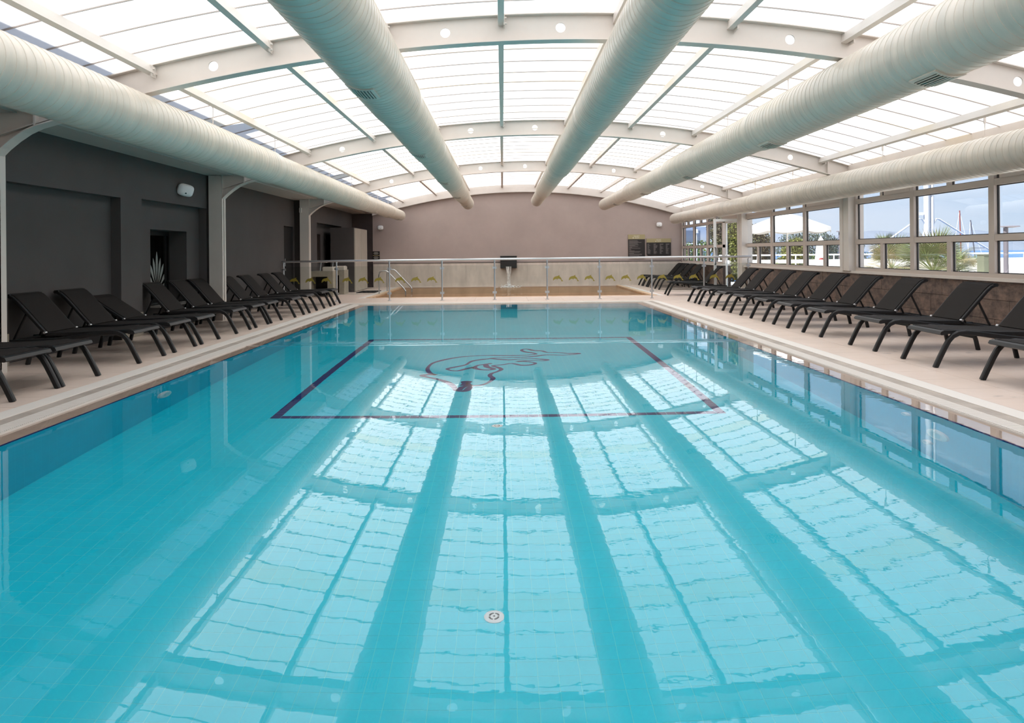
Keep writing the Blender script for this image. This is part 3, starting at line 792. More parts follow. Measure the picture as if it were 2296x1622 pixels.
duct(-1.27, 3.10, [(-1.4, 8.9, .31), (8.9, 12.8, .295), (12.8, 18.6, .275), (18.6, 23.0, .25), (23.0, 27.2, .22)], [(7.0, -.18), (11.6, -.18), (16.4, -.18), (21.0, -.18), (25.2, -.18)], 'cream spiral duct on the grey wall side of the ridge, with square vents', H_)
duct(1.28, 3.18, [(-1.4, 10.2, .275), (10.2, 16.4, .265), (16.4, 22.6, .235), (22.6, 27.2, .205)], [(4.0, .1)], 'cream spiral duct just past the roof ridge on the window side', H_)
duct(3.80, 3.02, [(-1.4, 10.6, .31), (10.6, 16.2, .285), (16.2, 21.6, .25), (21.6, 27.2, .21)], [(6.25, -.12), (10.1, -.12), (14.6, -.12), (19.2, -.12), (24.0, -.12)], 'cream spiral duct midway between the ridge and the windows', H_)
duct(6.42, 2.47, [(-1.4, 10.9, .255), (10.9, 18.4, .24), (18.4, 23.6, .215), (23.6, 27.2, .19)], [(21.5, 0), (25.0, 0)], 'cream spiral duct hanging close above the windows', H_)

# ------------------------------------------------------------------ loungers
def make_lounger(flat=False):
    root = empty('sun_lounger')
    side = [(0, 0), (.05, .105), (.105, .215), (.145, .285), (.19, .333), (.25, .360), (.33, .366), (.48, .352), (.72, .318), (.95, .288), (1.15, .276), (1.40, .268), (1.63, .262)]
    for sg in (-1, 1):
        MB().sweep(side, sg * .315, .042, .052).build('side_frame', 'lounger', root)
        MB().sweep([(1.22, .262), (1.27, .13), (1.30, .0)], sg * .30, .042, .046).build('rear_leg', 'lounger', root)
        MB().sweep([(.10, .372), (.30, .372), (.70, .352), (1.10, .346)], sg * .272, .036, .044).build('seat_rail', 'lounger', root)
    fb = MB(); pr = [(.055, .352), (.075, .340), (.13, .345), (.15, .362), (.145, .380), (.10, .390), (.07, .380)]
    fb.prism(pr, 'y', -.315, .315).build('front_bar', 'lounger', root)
    MB().sweep([(1.63, .262), (1.66, .262)], 0, .66, .04).build('rear_bar', 'lounger', root)
    sl_ = MB(); path = [(.11, .388), (.16, .393), (.35, .386), (.6, .370), (.85, .360), (1.10, .362)]
    sl_.sweep(path, 0, .53, .012).build('seat_sling', 'sling', root)
    for k_ in (.45, .8): MB().box(k_ - .012, k_ + .012, -.29, .29, .30, .335).build('seat_bow', 'lounger', root)
    if flat: bp = [(1.09, .352), (1.26, .465), (1.42, .57), (1.52, .635), (1.59, .665), (1.64, .672)]
    else: bp = [(1.09, .352), (1.20, .475), (1.33, .625), (1.42, .725), (1.475, .775), (1.53, .800)]
    for sg in (-1, 1): MB().sweep(bp, sg * .285, .034, .040).build('back_rail', 'lounger', root)
    off = [(x - .012, z + .020) for x, z in bp]
    MB().sweep(off, 0, .545, .012).build('back_sling', 'sling', root)
    ex, ez = bp[-1]; MB().prism([(ex - .03, ez - .02), (ex + .02, ez - .02), (ex + .035, ez + .0), (ex + .02, ez + .02), (ex - .03, ez + .022)], 'y', -.302, .302).build('head_bar', 'lounger', root)
    m0 = bp[2]
    for sg in (-1, 1):
        MB().sweep([m0, (1.50, .27)], sg * .24, .022, .026).build('prop_arm', 'lounger', root)
        MB().lathe([(-.02, .014), (.02, .014)], (1.09, sg * .308, .372), 'y', 10).build('hinge_cap', 'steel_satin', root)
    MB().box(1.485, 1.515, -.25, .25, .262, .285).build('prop_bar', 'lounger', root)
    return root
lA = make_lounger(); lB = make_lounger(True); used = {}
def place(proto, x, y, rz, label, group):
    o = proto if proto not in used else copy_tree(proto); used[proto] = 1
    o.location = (x, y, 0); o.rotation_euler = (0, 0, rz); tag(o, label, 'sun lounger', group); return o
RY = [17.80, 16.77, 15.50, 14.34, 13.09, 11.95, 10.71, 9.20, 7.94, 6.56]
for i, y in enumerate(RY):
    place(lA, 4.61 - .06 * min(i / 6., 1), y, random.uniform(-.012, .012), 'black mesh sun lounger under the windows, %s from the glass rail' % ORD[i + 1], 'loungers under the windows')
LYs = [18.30, 17.27, 15.97, 14.90, 13.70, 12.90, 11.97, 10.62, 9.78, 8.86, 7.37, 6.67]
for i, y in enumerate(LYs):
    x = -4.14 if i < 4 else -4.24
    fl_ = (i == 7)
    place(lB if fl_ else lA, x, y, PI + random.uniform(-.012, .012), ('black mesh sun lounger with lowered backrest, ' if fl_ else 'black mesh sun lounger by the dark grey wall, ') + '%s from the glass rail' % ORD[i + 1], 'loungers by the grey wall')
FYs = [27.0, 26.2, 25.3, 24.1, 20.95]
for i, y in enumerate(FYs):
    place(lA, 5.10 if i < 4 else 4.70, y, 0 if i < 4 else -.10, 'black mesh sun lounger behind the glass rail, %s from the end wall' % ORD[i + 1], 'loungers behind the glass rail')

# ------------------------------------------------------------------ glass railing
rl = empty('glass_railing', (0, 19.5, 0)); tag(rl, 'steel and glass railing with gold dolphin stickers across the pool end', 'railing')
PXs = [-5.84 + 1.405 * k_ for k_ in range(9)] + [6.60]
MB().tube([(-5.88, 0, 1.065), (-4.4, 0, 1.075), (0, 0, 1.09), (6.68, 0, 1.10)], .028, 12).build('handrail', 'steel_satin', rl, True)
post = MB().tube([(0, 0, 0), (0, 0, 1.05)], .021, 12); post.lathe([(0, .05), (.012, .05), (.016, .024)], (0, 0, 0), 'z', 16); post.lathe([(1.02, .024), (1.045, .028), (1.06, .012)], (0, 0, 0), 'z', 12)
post.smooth = True; pme_ = post.mesh('post', 'steel_satin')
cl = MB().box(-.055, .055, -.012, .012, -.03, .03); cl.lathe([(-.02, .02), (.02, .02)], (0, 0, 0), 'y', 10); clm = cl.mesh('clamp', 'steel_satin')
for x in PXs:
    pp = inst('post', pme_, rl, (x, 0, 0))
    for z in (.20, .86): inst('clamp', clm, pp, (0, 0, z))
dol = [(-.135, -.055), (-.128, -.01), (-.112, .018), (-.08, .04), (-.04, .052), (-.01, .056), (.012, .068), (.035, .078), (.055, .080), (.042, .068), (.036, .052), (.06, .030), (.085, 0), (.10, -.035), (.118, -.062), (.135, -.078), (.14, -.09), (.118, -.086), (.098, -.088), (.085, -.085), (.093, -.066), (.082, -.045), (.06, -.028), (.03, -.017), (0, -.016), (-.012, -.020), (-.004, -.034), (-.008, -.042), (-.03, -.032), (-.045, -.018), (-.08, -.028), (-.108, -.045), (-.122, -.066)]
dmm = MB().prism([(u, v) for u, v in dol], 'y', -.009, -.0062).mesh('dolphin_sticker', 'decal')
for i in range(9):
    a, c = PXs[i] + .03, PXs[i + 1] - .03
    gp = MB().box(a, c, -.006, .006, .17, .93).build('glass_panel', 'rail_glass', rl)
    nd = 0 if i in (3, 4) else 3
    if i == 8: nd = 2
    for k_ in range(nd): inst('dolphin_sticker', dmm, gp, (PXs[i] + .29 + .425 * k_, 0, .565))

# spa ladder handrails
ld = empty('spa_handrail', (-3.9, 23.0, 0)); tag(ld, 'pair of bent steel handrails descending into the spa pool', 'handrail')
for yy in (0, 1.6):
    MB().tube([(0, yy, 0), (0, yy, .60), (.03, yy, .68), (.10, yy, .715), (.22, yy, .72), (.28, yy, .69), (.78, yy, .16), (.83, yy, .08), (.83, yy, -.5)], .021, 10).build('rail', 'steel_satin', ld, True)
mt_ = MB().cbox(-4.75, -4.12, 23.6, 24.75, .0, .018, .006)
for i in range(20): mt_.box(-4.74, -4.13, 23.64 + i * .055, 23.66 + i * .055, .018, .022)
tag(mt_.build('floor_mat', 'mat_black'), 'black ribbed rubber mat by the spa steps', 'mat')

# ------------------------------------------------------------------ end wall fittings
sp_ = empty('water_spout', (.22, YE - .075, .68)); tag(sp_, 'black box spout with water pouring into the spa', 'fountain')
q = MB(); q.box(-.31, .31, -.26, 0, 0, .45); q.box(-.32, .32, -.27, 0, .44, .46); q.build('spout_box', 'black', sp_); MB().box(-.11, .11, -.275, -.24, .01, .06).build('spout_lip', 'black', sp_)
q = MB(); n1_, n2_ = 14, 24
for i in range(n2_ + 1):
    t_ = i / n2_
    for j in range(n1_ + 1):
        u = j / n1_ - .5; wv = .205 * (1 - .42 * t_ ** .6)
        q.v.append((u * wv, -.30 - .05 * t_ + .012 * math.sin(j * 2.1 + i * .6), .06 - .77 * t_))
for i in range(n2_):
    for j in range(n1_): a = i * (n1_ + 1) + j; q.f.append((a, a + 1, a + n1_ + 2, a + n1_ + 1))
q.build('water_stream', 'waterfall', sp_, True)
q = MB(); random.seed(5)
for _ in range(150):
    a, r = random.uniform(0, 2 * PI), abs(random.gauss(0, .16)); h = max(0, random.gauss(.0, .07)) * math.exp(-r * 4)
    sz_ = random.uniform(.008, .022); cx, cy, cz = math.cos(a) * r * 1.6, -.36 + math.sin(a) * r, -.713 + h
    q.add([(cx - sz_ * 2, cy, cz), (cx, cy - sz_, cz), (cx + sz_ * 2, cy, cz), (cx, cy + sz_, cz), (cx, cy, cz + sz_), (cx, cy, cz - .01)], [(0, 1, 4), (1, 2, 4), (2, 3, 4), (3, 0, 4), (1, 0, 5), (2, 1, 5), (3, 2, 5), (0, 3, 5)])
o = q.build('splash', 'white', sp_); o['kind'] = 'stuff'

def text(body, size, loc, parent, m='sign_white', name='lettering'):
    c = bpy.data.curves.new(name, 'FONT'); c.body = body; c.size = size; c.align_x = 'CENTER'; c.extrude = .0008
    c.materials.append(M[m]); o = bpy.data.objects.new(name, c); COL.objects.link(o); o.parent = parent; o.location = loc; o.rotation_euler = (PI / 2, 0, 0)
    bpy.context.view_layer.update()
    me = bpy.data.meshes.new_from_object(o.evaluated_get(bpy.context.evaluated_depsgraph_get()))
    bpy.data.objects.remove(o); me.materials.clear(); me.materials.append(M[m])
    return inst(name, me, parent, loc, (PI / 2, 0, 0))
random.seed(11)
def sign(x0, x1, z0, z1, head, cols, label, rows):
    r = empty('notice_board', ((x0 + x1) / 2, YE, z0)); tag(r, label, 'sign'); W2 = (x1 - x0) / 2; Hh = z1 - z0
    MB().prism([(-W2, .05), (-W2 + .05, 0), (W2 - .02, 0), (W2, .02), (W2, Hh - head), (-W2, Hh - head)], 'y', -.035, -.001).build('board', 'sign_black', r)
    MB().box(-W2, W2, -.042, -.001, Hh - head, Hh).build('header', 'olive', r)
    text('PALMET', head * .34, (0, -.043, Hh - head * .48), r); text('RESORT', head * .27, (.02, -.043, Hh - head * .80), r)
    MB().lathe([(-.002, head * .11), (0, head * .11)], (-.02 - head * .62, -.043, Hh - head * .71), 'y', 12).build('emblem', 'sign_white', r)
    bh = Hh - head
    cw = 2 * W2 / cols
    for c_ in range(cols):
        lm = MB(); a = -W2 + c_ * cw + .035; zz = bh - .05
        for k_ in range(rows):
            l = random.uniform(.3, .85) * (cw - .06)
            if cols == 1 and k_ in (8, 10, 11): l *= .3
            lm.box(a, a + l, -.0362, -.0345, zz - .010, zz); zz -= (bh - .10) / rows
        lo = tag(lm.build('printed_lines', 'sign_text', r), 'lines of small pale print'); lo['kind'] = 'stuff'
sign(4.78, 5.42, .99, 1.91, .18, 1, 'tall black notice board with olive header on the end wall', 20)
sign(5.48, 6.41, 1.10, 1.75, .15, 4, 'wide black notice board with olive header on the end wall', 14)
r = empty('small_sign', (-4.80, YE, 1.04)); tag(r, 'two small black signs stacked on the mauve wall corner', 'sign')
for z in (0, .17):
    MB().box(-.14, .14, -.02, -.001, z, z + .15).build('plate', 'sign_black', r); lm = MB()
    for k_ in range(3): lm.box(-.07 - .03 * (k_ % 2), .07 + .03 * (k_ % 2), -.0215, -.0195, z + .035 + k_ * .035, z + .045 + k_ * .035)
    lm.build('printed_lines', 'sign_white', r)
MB().box(-.145, .145, -.016, -.001, .15, .17).build('strip', 'olive', r)

def speaker(loc, rot, label, sc=1.):
    r = empty('wall_speaker', loc); r.rotation_euler = rot; r.scale = (sc, sc, sc); tag(r, label, 'speaker', 'white wall speakers')
    # faces local -y
    def ring(y, sx, sz, n=20):
        out = []
        for k_ in range(n):
            a = 2 * PI * k_ / n; c, s_ = math.cos(a), math.sin(a); p_ = .6
            out.append((sx * math.copysign(abs(c) ** p_, c), y, sz * math.copysign(abs(s_) ** p_, s_)))
        return out
    MB().loft([ring(-.05, .07, .05), ring(-.085, .105, .085), ring(-.14, .135, .105)]).build('body', 'plastic_white', r, True)
    MB().loft([ring(-.145, .138, .108), ring(-.185, .138, .108), ring(-.215, .11, .085), ring(-.222, .06, .04)]).build('grille', 'white_paint', r, True)
    MB().box(-.022, .022, -.06, .0, -.02, .02).build('bracket', 'plastic_white', r); MB().box(-.012, .012, -.226, -.21, -.06, -.035).build('badge', 'black', r)
speaker((WL, 13.05, 2.45), (.25, .2, PI / 2 - .75), 'white loudspeaker on the dark grey wall above the niche window')
speaker((-4.63, YE, 2.25), (0, 0, .2), 'white loudspeaker on the end wall above the small signs', .75)
speaker((5.99, YE, 2.28), (0, 0, -.3), 'white loudspeaker on the end wall above the notice boards', .75)
sb = MB().cbox(-.03, .03, -.03, .03, 0, .13, .008); so_ = sb.build('sensor_box', 'plastic_white'); so_.location = (-5.62, 20.37, 2.43); tag(so_, 'small white sensor box on the column by the railing', 'sensor')

# ------------------------------------------------------------------ washroom corner
db = MB().box(WLB - .10, WLB - .04, d0 + .03, d1 - .03, 0, 2.02).build('door_3', 'near_black'); struct(db, 'dark door in the grey wall beside the railing end', 'door')
MB().tube([(WLB - .03, d0 + .1, .95), (WLB - .0, d0 + .1, .95), (WLB - .0, d0 + .1, 1.15)], .01, 8).build('handle', 'steel', db)
blk = MB().box(WL + .005, -4.92, 24.2, 26.4, 0, 2.14).build('shower_screen', 'grey_wall'); tag(blk, 'grey shower cubicle with two cream side panels', 'shower')
for a_, c_ in ((24.22, 25.28), (25.30, 26.38)): MB().box(-4.92, -4.89, a_, c_, .02, 2.12).build('side_panel', 'panel_cream', blk)
def washstand(x, y, label):
    r = empty('washstand', (x, y, 0)); tag(r, label, 'washstand', 'concrete washstands')
    q = MB(); q.box(-.33, -.30, 0, .62, 0, .60); q.box(.17, .33, 0, .62, 0, .60); q.box(-.30, .17, .5, .62, 0, .60); q.box(-.33, .33, -.004, .62, .60, .765)
    q.build('body', 'concrete', r); MB().box(-.29, .16, .48, .5, .02, .59).build('back_panel', 'near_black', r)
    bs = MB(); bs.cbox(.0, .33, .08, .46, .765, .885, .025); bo = bs.build('basin', 'porcelain', r); MB().box(.03, .30, .11, .43, .8855, .889).build('bowl', 'panel_cream', bo)
    MB().tube([(-.05, .10, .765), (-.05, .10, 1.02), (-.04, .10, 1.035), (.12, .10, 1.035), (.13, .10, 1.01)], .022, 8).build('faucet', 'steel', r, True)
washstand(-5.33, 21.5, 'concrete washstand with white basin nearest the railing')
washstand(-5.30, 22.9, 'concrete washstand with white basin beside the shower cubicle')
for y_, lb in ((23.50, 'tall dark mirror behind the nearer washstand'), (24.70, 'tall dark mirror behind the farther washstand')):
    mr = MB().box(WL - .25, WL - .225, y_ - .22, y_ + .28, .98, 1.92).build('wall_mirror', 'black'); tag(mr, lb, 'mirror')
    MB().box(WL - .225, WL - .222, y_ - .2, y_ + .26, 1.0, 1.9).build('glass', 'mirror_dark', mr)

# ------------------------------------------------------------------ outside
struct(MB().box(7.05, 40, -10, 30.6, -.3, -.06).build('terrace', 'terrace'), 'sunlit terrace outside the windows', 'ground')
struct(MB().add([(-3000, 34, -7), (6000, 34, -7), (6000, 7000, -7), (-3000, 7000, -7)], [(0, 1, 2, 3)]).build('sea', 'sea'), 'blue sea beyond the terrace', 'sea')
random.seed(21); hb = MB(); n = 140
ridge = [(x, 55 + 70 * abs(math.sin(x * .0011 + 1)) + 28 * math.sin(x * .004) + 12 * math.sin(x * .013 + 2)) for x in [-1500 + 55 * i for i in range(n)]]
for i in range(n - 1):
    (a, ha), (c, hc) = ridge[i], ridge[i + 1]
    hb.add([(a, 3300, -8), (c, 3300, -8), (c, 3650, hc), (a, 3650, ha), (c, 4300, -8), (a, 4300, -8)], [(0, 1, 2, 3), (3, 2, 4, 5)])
struct(hb.build('hills', 'hill'), 'hills across the bay, coloured pale blue for haze', 'hills')

def leaves(mb, n, c, rad, size, rng, flat=.5):
    for _ in range(n):
        while True:
            p = Vector((rng.uniform(-1, 1), rng.uniform(-1, 1), rng.uniform(-1, 1)))
            if .35 < p.length < 1: break
        q = Vector((c[0] + p.x * rad[0], c[1] + p.y * rad[1], c[2] + p.z * rad[2])); s_ = size * rng.uniform(.6, 1.3)
        a = Vector((rng.gauss(0, 1), rng.gauss(0, 1), rng.gauss(0, 1))).normalized(); b_ = a.orthogonal().normalized()
        b_ = (b_ * math.cos(rng.uniform(0, 6)) + a.cross(b_) * math.sin(rng.uniform(0, 6))).normalized()
        mb.add([q - a * s_, q + b_ * s_ * .45, q + a * s_, q - b_ * s_ * .45], [(0, 1, 2, 3)])
def tree(name, base, trunk_h, blobs, m, n, size, label, seed, group='trees on the terrace'):
    rng = random.Random(seed); r = empty(name, base); tag(r, label, 'tree', group)
    t_ = MB().tube([(0, 0, 0), (.03, .02, trunk_h * .5), (0, 0, trunk_h)], [.12, .10, .07], 8)
    for (cx, cy, cz, rx, ry, rz) in blobs: t_.tube([(0, 0, trunk_h * .6), (cx * .5, cy * .5, cz * .7 + trunk_h * .2), (cx, cy, cz)], [.06, .04, .02], 6)
    t_.build('trunk', 'bark', r)
    fm = MB(); tot = sum(b_[3] * b_[4] * b_[5] for b_ in blobs)
    for b_ in blobs: leaves(fm, int(n * b_[3] * b_[4] * b_[5] / tot), b_[:3], b_[3:], size, rng)
    f = fm.build('foliage', m, r); f['kind'] = 'stuff'; return r
# big dark trees and hedge behind the parasol
tree('leafy_tree', (10.75, 32.4, -.05), 1.4, [(-.5, 0, 1.5, .9, .8, 1.2), (.5, .1, 1.4, .8, .8, 1.1), (-.75, .1, 2.5, .85, .8, 1.1), (.1, 0, .6, 1.4, .7, .8), (-.5, .3, 3.0, .9, .8, .8)], 'leaf_dark', 34000, .062, 'dense dark leafy tree behind the white parasol', 1)
tree('leafy_tree', (8.75, 27.0, -.05), 1.2, [(0, 0, 1.3, .32, .4, 1.2), (-.1, .1, 2.3, .45, .4, .8), (.1, .1, 3.0, .45, .4, .7)], 'leaf_bright', 8000, .045, 'yellow green tree beside the open glass door', 2)
tree('cypress_shrub', (12.3, 30.85, -.05), .8, [(0, 0, .9, .5, .4, .9), (.25, 0, 1.35, .3, .3, .55), (.5, 0, 1.15, .22, .25, .4), (-.2, 0, .6, .6, .4, .5)], 'leaf_bright', 9000, .045, 'bright green cypress shrub beside the parasol pole', 3)
tree('leafy_tree', (17.0, 38.0, -.5), 1.2, [(-.6, 0, 1.9, 1.3, .8, .9), (.8, 0, 1.7, 1.1, .8, .7), (-1.8, 0, 1.8, .9, .8, 1.0)], 'leaf_pine', 8000, .06, 'grey green tree beyond the closed parasol', 4)
tree('leafy_shrub', (13.2, 31.6, -.3), .5, [(0, 0, .8, .9, .5, .7), (.8, 0, .7, .5, .5, .6)], 'leaf_mid', 1500, .07, 'green shrub beside the closed parasol', 5)
tree('pine_tree', (29.2, 60, -3), 3.0, [(0, 0, 5.4, .5, .5, .55), (0, 0, 4.6, .8, .7, .6), (0, 0, 3.8, 1.0, .9, .6)], 'leaf_pine', 1400, .10, 'small dark conifer seen beside the window column', 6)
tree('pine_tree', (26.0, 58, -3), 3.0, [(0, 0, 4.2, .6, .5, .5), (0, 0, 3.5, .9, .7, .6)], 'leaf_pine', 1000, .10, 'small dark conifer left of the window column', 7)
tree('leafy_shrub', (34, 64, -3), 2.0, [(0, 0, 3.0, 3.0, 1.0, .7)], 'leaf_mid', 1500, .14, 'low green shrubs beyond the white terrace wall', 8)
tree('leafy_tree', (14.8, 52, -.5), 2.0, [(0, 0, 1.6, 2.4, 1.0, 1.0), (-2.2, 0, 1.4, 1.6, 1.0, .9), (1.8, 0, 1.5, 1.2, 1, 1.1)], 'leaf_mid', 3000, .12, 'green bushes in front of the white hotel', 9)
def palm(base, trunk_h, nf, L_, label, seed, up=.2, dry=0):
    rng = random.Random(seed); r = empty('fan_palm', base); tag(r, label, 'palm', 'fan palms on the terrace')
    MB().tube([(0, 0, 0), (.02, 0, trunk_h * .5), (0, 0, trunk_h)], [.16, .13, .11], 10).build('trunk', 'bark', r)
    for k_ in range(nf):
        az = 2 * PI * k_ / nf + rng.uniform(-.2, .2); elv = rng.uniform(up - .55, up + .75)
        d = Vector((math.cos(az) * math.cos(elv), math.sin(az) * math.cos(elv), math.sin(elv))); pl = L_ * rng.uniform(.35, .5)
        st = Vector((0, 0, trunk_h)); hub = st + d * pl; q = MB(); q.tube([st, hub], [.014, .010], 5)
        side = d.cross(Vector((0, 0, 1))).normalized(); upv = side.cross(d).normalized(); nb_ = 26
        for b_ in range(nb_):
            a = -1.75 + 3.5 * b_ / (nb_ - 1); dd = (d * math.cos(a) + side * math.sin(a) + upv * .12 * math.cos(a)).normalized()
            l = L_ * .62 * (1 - .18 * abs(a)) * rng.uniform(.88, 1.05); pp = dd.cross(upv).normalized() * .017
            tip = hub + dd * l - Vector((0, 0, .10 * l)); mid = hub + dd * l * .5 + upv * .01
            q.add([hub, mid + pp, tip, mid - pp], [(0, 1, 2, 3)])
        q.build('frond', 'palm_dry' if rng.random() < dry else 'palm_leaf', r)
palm((13.1, 22.0, -.06), .62, 30, 1.55, 'fan palm behind the middle window pane', 31, .55, .10)
palm((13.75, 25.6, -.06), .60, 24, 1.45, 'pale fan palm left of the larger palm', 32, .45, .4)
palm((17.1, 27.3, -.06), .45, 18, 1.3, 'low fan palm beside the green box', 33, .30, .3)
palm((27.5, 52, -2.5), 4.1, 14, 1.1, 'distant small palm below the white mast', 34, .3, 0)
palm((29.4, 53, -2.5), 3.9, 14, .9, 'distant small palm under the mast arm', 35, .3, 0)
palm((8.55, 23.4, -.06), .35, 14, .75, 'young fan palm outside the open glass door', 36, .3, .1)

# parasols
u = empty('parasol', (9.42, 24.0, -.06)); tag(u, 'large open white parasol outside the windows', 'parasol')
MB().tube([(0, 0, 0), (0, 0, 2.5)], .03, 10).build('pole', 'white_paint', u, True); MB().cbox(-.3, .3, -.3, .3, 0, .1, .02).build('base', 'lamp_grey', u)
NS_ = 8; q = MB(); Rr = 1.42
rings = []
for t_ in (0.02, .3, .6, .85, 1.0):
    ring = []
    for k_ in range(NS_ * 6):
        a = 2 * PI * k_ / (NS_ * 6); ph = (k_ % 6) / 6.; sag = 1 - .07 * math.sin(PI * ph) * t_
        ring.append((math.cos(a) * Rr * t_ * sag, math.sin(a) * Rr * t_ * sag, 2.55 - .50 * t_ ** 1.15 - .03 * t_ * math.sin(PI * ph)))
    rings.append(ring)
q.loft(rings, cap=False)
q.build('canopy', 'canvas', u, True)
vl = MB(); r0 = rings[-1]
low = [(x * 1.0, y * 1.0, z - .10 - .05 * math.sin(PI * ((k_ % 6) / 6.))) for k_, (x, y, z) in enumerate(r0)]
vl.loft([r0, low], cap=False); vl.build('valance', 'canvas', u)
for k_ in range(NS_):
    a = 2 * PI * k_ / NS_; MB().tube([(0, 0, 2.45), (math.cos(a) * Rr * .97, math.sin(a) * Rr * .97, 2.02)], .012, 6).build('rib', 'canvas_edge', u)
u = empty('closed_parasol', (13.0, 29.6, -.06)); tag(u, 'closed white parasol on the terrace', 'parasol')
MB().tube([(0, 0, 0), (0, 0, 1.9)], .025, 8).build('pole', 'white_paint', u)
q = MB(); rings = []
for z, rr in ((1.86, .02), (1.72, .10), (1.45, .17), (1.1, .20), (.92, .22)):
    rings.append([(math.cos(2 * PI * k_ / 32) * rr * (1 + .14 * math.cos(k_ * PI / 2)), math.sin(2 * PI * k_ / 32) * rr * (1 + .14 * math.cos(k_ * PI / 2)), z) for k_ in range(32)])
q.loft(rings); q.build('canopy', 'canvas', u, True)
q = MB(); q.prism([(12.55, .72), (12.85, .94), (12.92, .91), (12.65, .70)], 'y', 29.22, 29.33); q.prism([(12.9, .94), (13.15, .76), (13.1, .72), (12.85, .90)], 'y', 29.22, 29.33); q.box(12.8, 12.84, 29.22, 29.33, -.06, .8)
tag(q.build('red_chair', 'red'), 'red deck chair under the closed parasol', 'chair')

# white terrace railings
r = empty('terrace_railing', (9.0, 30.2, -.06)); tag(r, 'thin white railing along the terrace edge', 'railing')
MB().tube([(0, 0, 1.12), (16, -.0, 1.12)], .03, 8).build('top_rail', 'white_paint', r)
MB().box(0, 16, -.004, .004, .92, .93).build('lower_rail', 'white_paint', r)
for k_ in range(11): MB().box(k_ * 1.6 - .02, k_ * 1.6 + .02, -.02, .02, 0, 1.1).build('post', 'white_paint', r)
r = empty('terrace_parapet', (8.6, 28.9, -.06)); tag(r, 'white beam parapet on posts across the terrace', 'parapet')
MB().box(0, 15.5, -.12, .12, .80, .93).build('beam', 'white_paint', r)
for k_ in range(9): MB().box(k_ * 1.9 - .06, k_ * 1.9 + .06, -.06, .06, 0, .80).build('post', 'white_paint', r)
MB().box(3.6, 13.2, .2, .3, 0, .80).build('panel', 'white_paint', r)
q = MB().box(13.32, 13.62, 20.0, 20.3, -.06, 1.08); q.box(13.45, 13.49, 19.985, 20.0, -.06, 1.06); q.box(13.30, 13.64, 19.98, 20.32, 1.08, 1.10)
tag(q.build('service_box', 'box_green'), 'tall grey green cabinet outside the window', 'cabinet')
for loc, h, lb in (((16.72, 24.0, -.06), 2.03, 'dark post lamp with flat disc head near the palms'), ((14.45, 31.0, -.06), 2.10, 'post lamp with flat disc head behind the window column')):
    r = empty('post_lamp', loc); tag(r, lb, 'lamp', 'terrace post lamps')
    MB().tube([(0, 0, 0), (0, 0, h - .03)], [.075, .07], 12).build('post', 'lamp_grey', r, True)
    MB().lathe([(h - .03, .10), (h, .30), (h + .03, .27), (h + .04, .02)], (.14, 0, 0), 'z', 20).build('lamp_head', 'lamp_grey', r, True)
# white mast of the tensile roof
r = empty('white_mast', (26.5, 45.0, -3)); tag(r, 'tall white steel mast with splayed arms', 'mast')
MB().tube([(-.10, 0, 0), (-.10, 0, 18)], .17, 14).build('pole', 'mast_white', r, True); MB().tube([(.24, 0, 0), (.24, 0, 18)], .11, 14).build('pole', 'mast_white', r, True)
for z in (7.6, 7.75, 7.9): MB().box(.08, .32, -.12, .12, z, z + .05).build('collar', 'mast_white', r)
for sg, xe, ze in ((-1, -2.5, 4.85), (1, 2.6, 4.9)):
    MB().tube([(.05, 0, 5.4), (sg * .45 + .05, 0, 6.15), (sg * .7, 0, 6.1), (xe, 0, ze), (xe * 1.5, 0, ze - .75)], .055, 8).build('arm', 'mast_white', r, True)
    MB().tube([(.05 + sg * .1, 0, 6.0), (sg * .5, 0, 4.6), (sg * 1.0, 0, 2.9)], .06, 8).build('leg', 'mast_white', r, True)
MB().box(-.65, -.35, -.1, .1, 6.35, 6.55).build('floodlight', 'plastic_white', r)
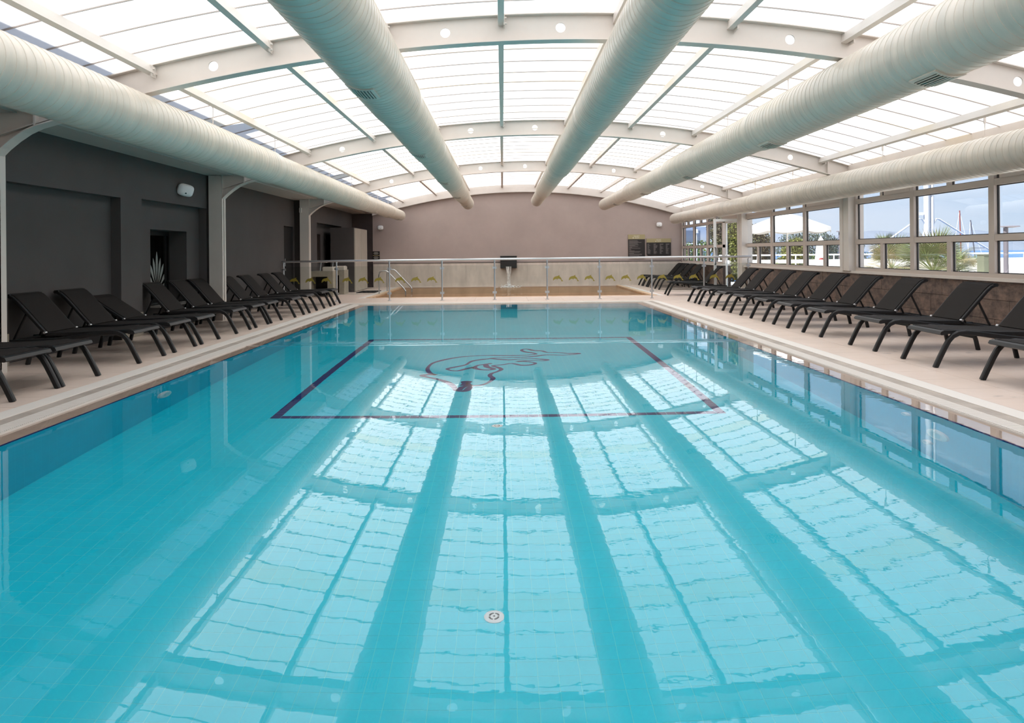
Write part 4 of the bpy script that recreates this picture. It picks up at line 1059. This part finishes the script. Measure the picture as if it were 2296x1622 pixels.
# sailing boats
def boat(loc, masts, label, L_):
    r = empty('sailing_boat', loc); tag(r, label, 'boat', 'boats moored beyond the terrace')
    q = MB(); rg = []
    for t_ in (0, .15, .5, .85, 1.0):
        hw = .02 + 1.0 * math.sin(PI * min(.98, .12 + t_ * .86)) ; x = (t_ - .5) * L_; rg.append([(x, -hw, 1.1 + .5 * abs(t_ - .45)), (x, -hw * .7, .1), (x, 0, -.2), (x, hw * .7, .1), (x, hw, 1.1 + .5 * abs(t_ - .45))])
    q.loft(rg); q.build('hull', 'white_paint', r)
    MB().cbox(-1.6, 1.2, -.6, .6, 1.1, 1.9, .2).build('cabin', 'white_paint', r)
    for (x, h, lean, m) in masts:
        mo = MB().tube([(x, 0, 1.1), (x + lean, 0, h)], [.08, .06], 8).build('mast', m, r); MB().tube([(x - 1.1, 0, h * .72), (x + 1.1, 0, h * .72)], .03, 6).build('spreader', 'mast_dark', mo)
        for sg in (-1, 1): MB().tube([(x + lean, 0, h), (x + sg * 2.2, 0, 1.2)], .02, 4).build('stay', 'white_paint', mo)
boat((50.6, 80, -7), [(.3, 12.5, -.3, 'mast_red')], 'sailing boat with a tall red brown mast', 9)
boat((48.6, 82, -7), [(.2, 11.7, 0, 'mast_red')], 'sailing boat with a short red brown mast', 7)
boat((55.0, 84, -7), [(.6, 11.6, -1.2, 'mast_dark')], 'sailing boat with a dark leaning mast', 8)
# white hotel seen through the end windows
r = empty('hotel_building', (21, 86, -4)); tag(r, 'pale hotel block with balconies beyond the trees', 'building')
MB().box(-6, 3.5, 0, 10, 0, 14).build('wall', 'house', r)
for fl_ in range(3):
    z = 5.2 + fl_ * 2.9; MB().box(-6, 3.5, -1.2, 0, z, z + 1.0).build('balcony', 'house', r)
    for k_ in range(3):
        wv = MB().box(-5.2 + k_ * 2.9, -3.4 + k_ * 2.9, -.05, .02, z + 1.0, z + 2.5).build('window', 'house_glass', r)
r = empty('terrace_lamp_column', (9.6, 36, -.5)); tag(r, 'slim white lamp column seen through the end windows', 'lamp')
MB().tube([(0, 0, 0), (0, 0, 2.6)], .05, 8).build('post', 'white_paint', r); MB().lathe([(2.6, .04), (2.66, .12), (2.8, .10), (2.85, .01)], (0, 0, 0), 'z', 12).build('lamp_head', 'white_paint', r, True)
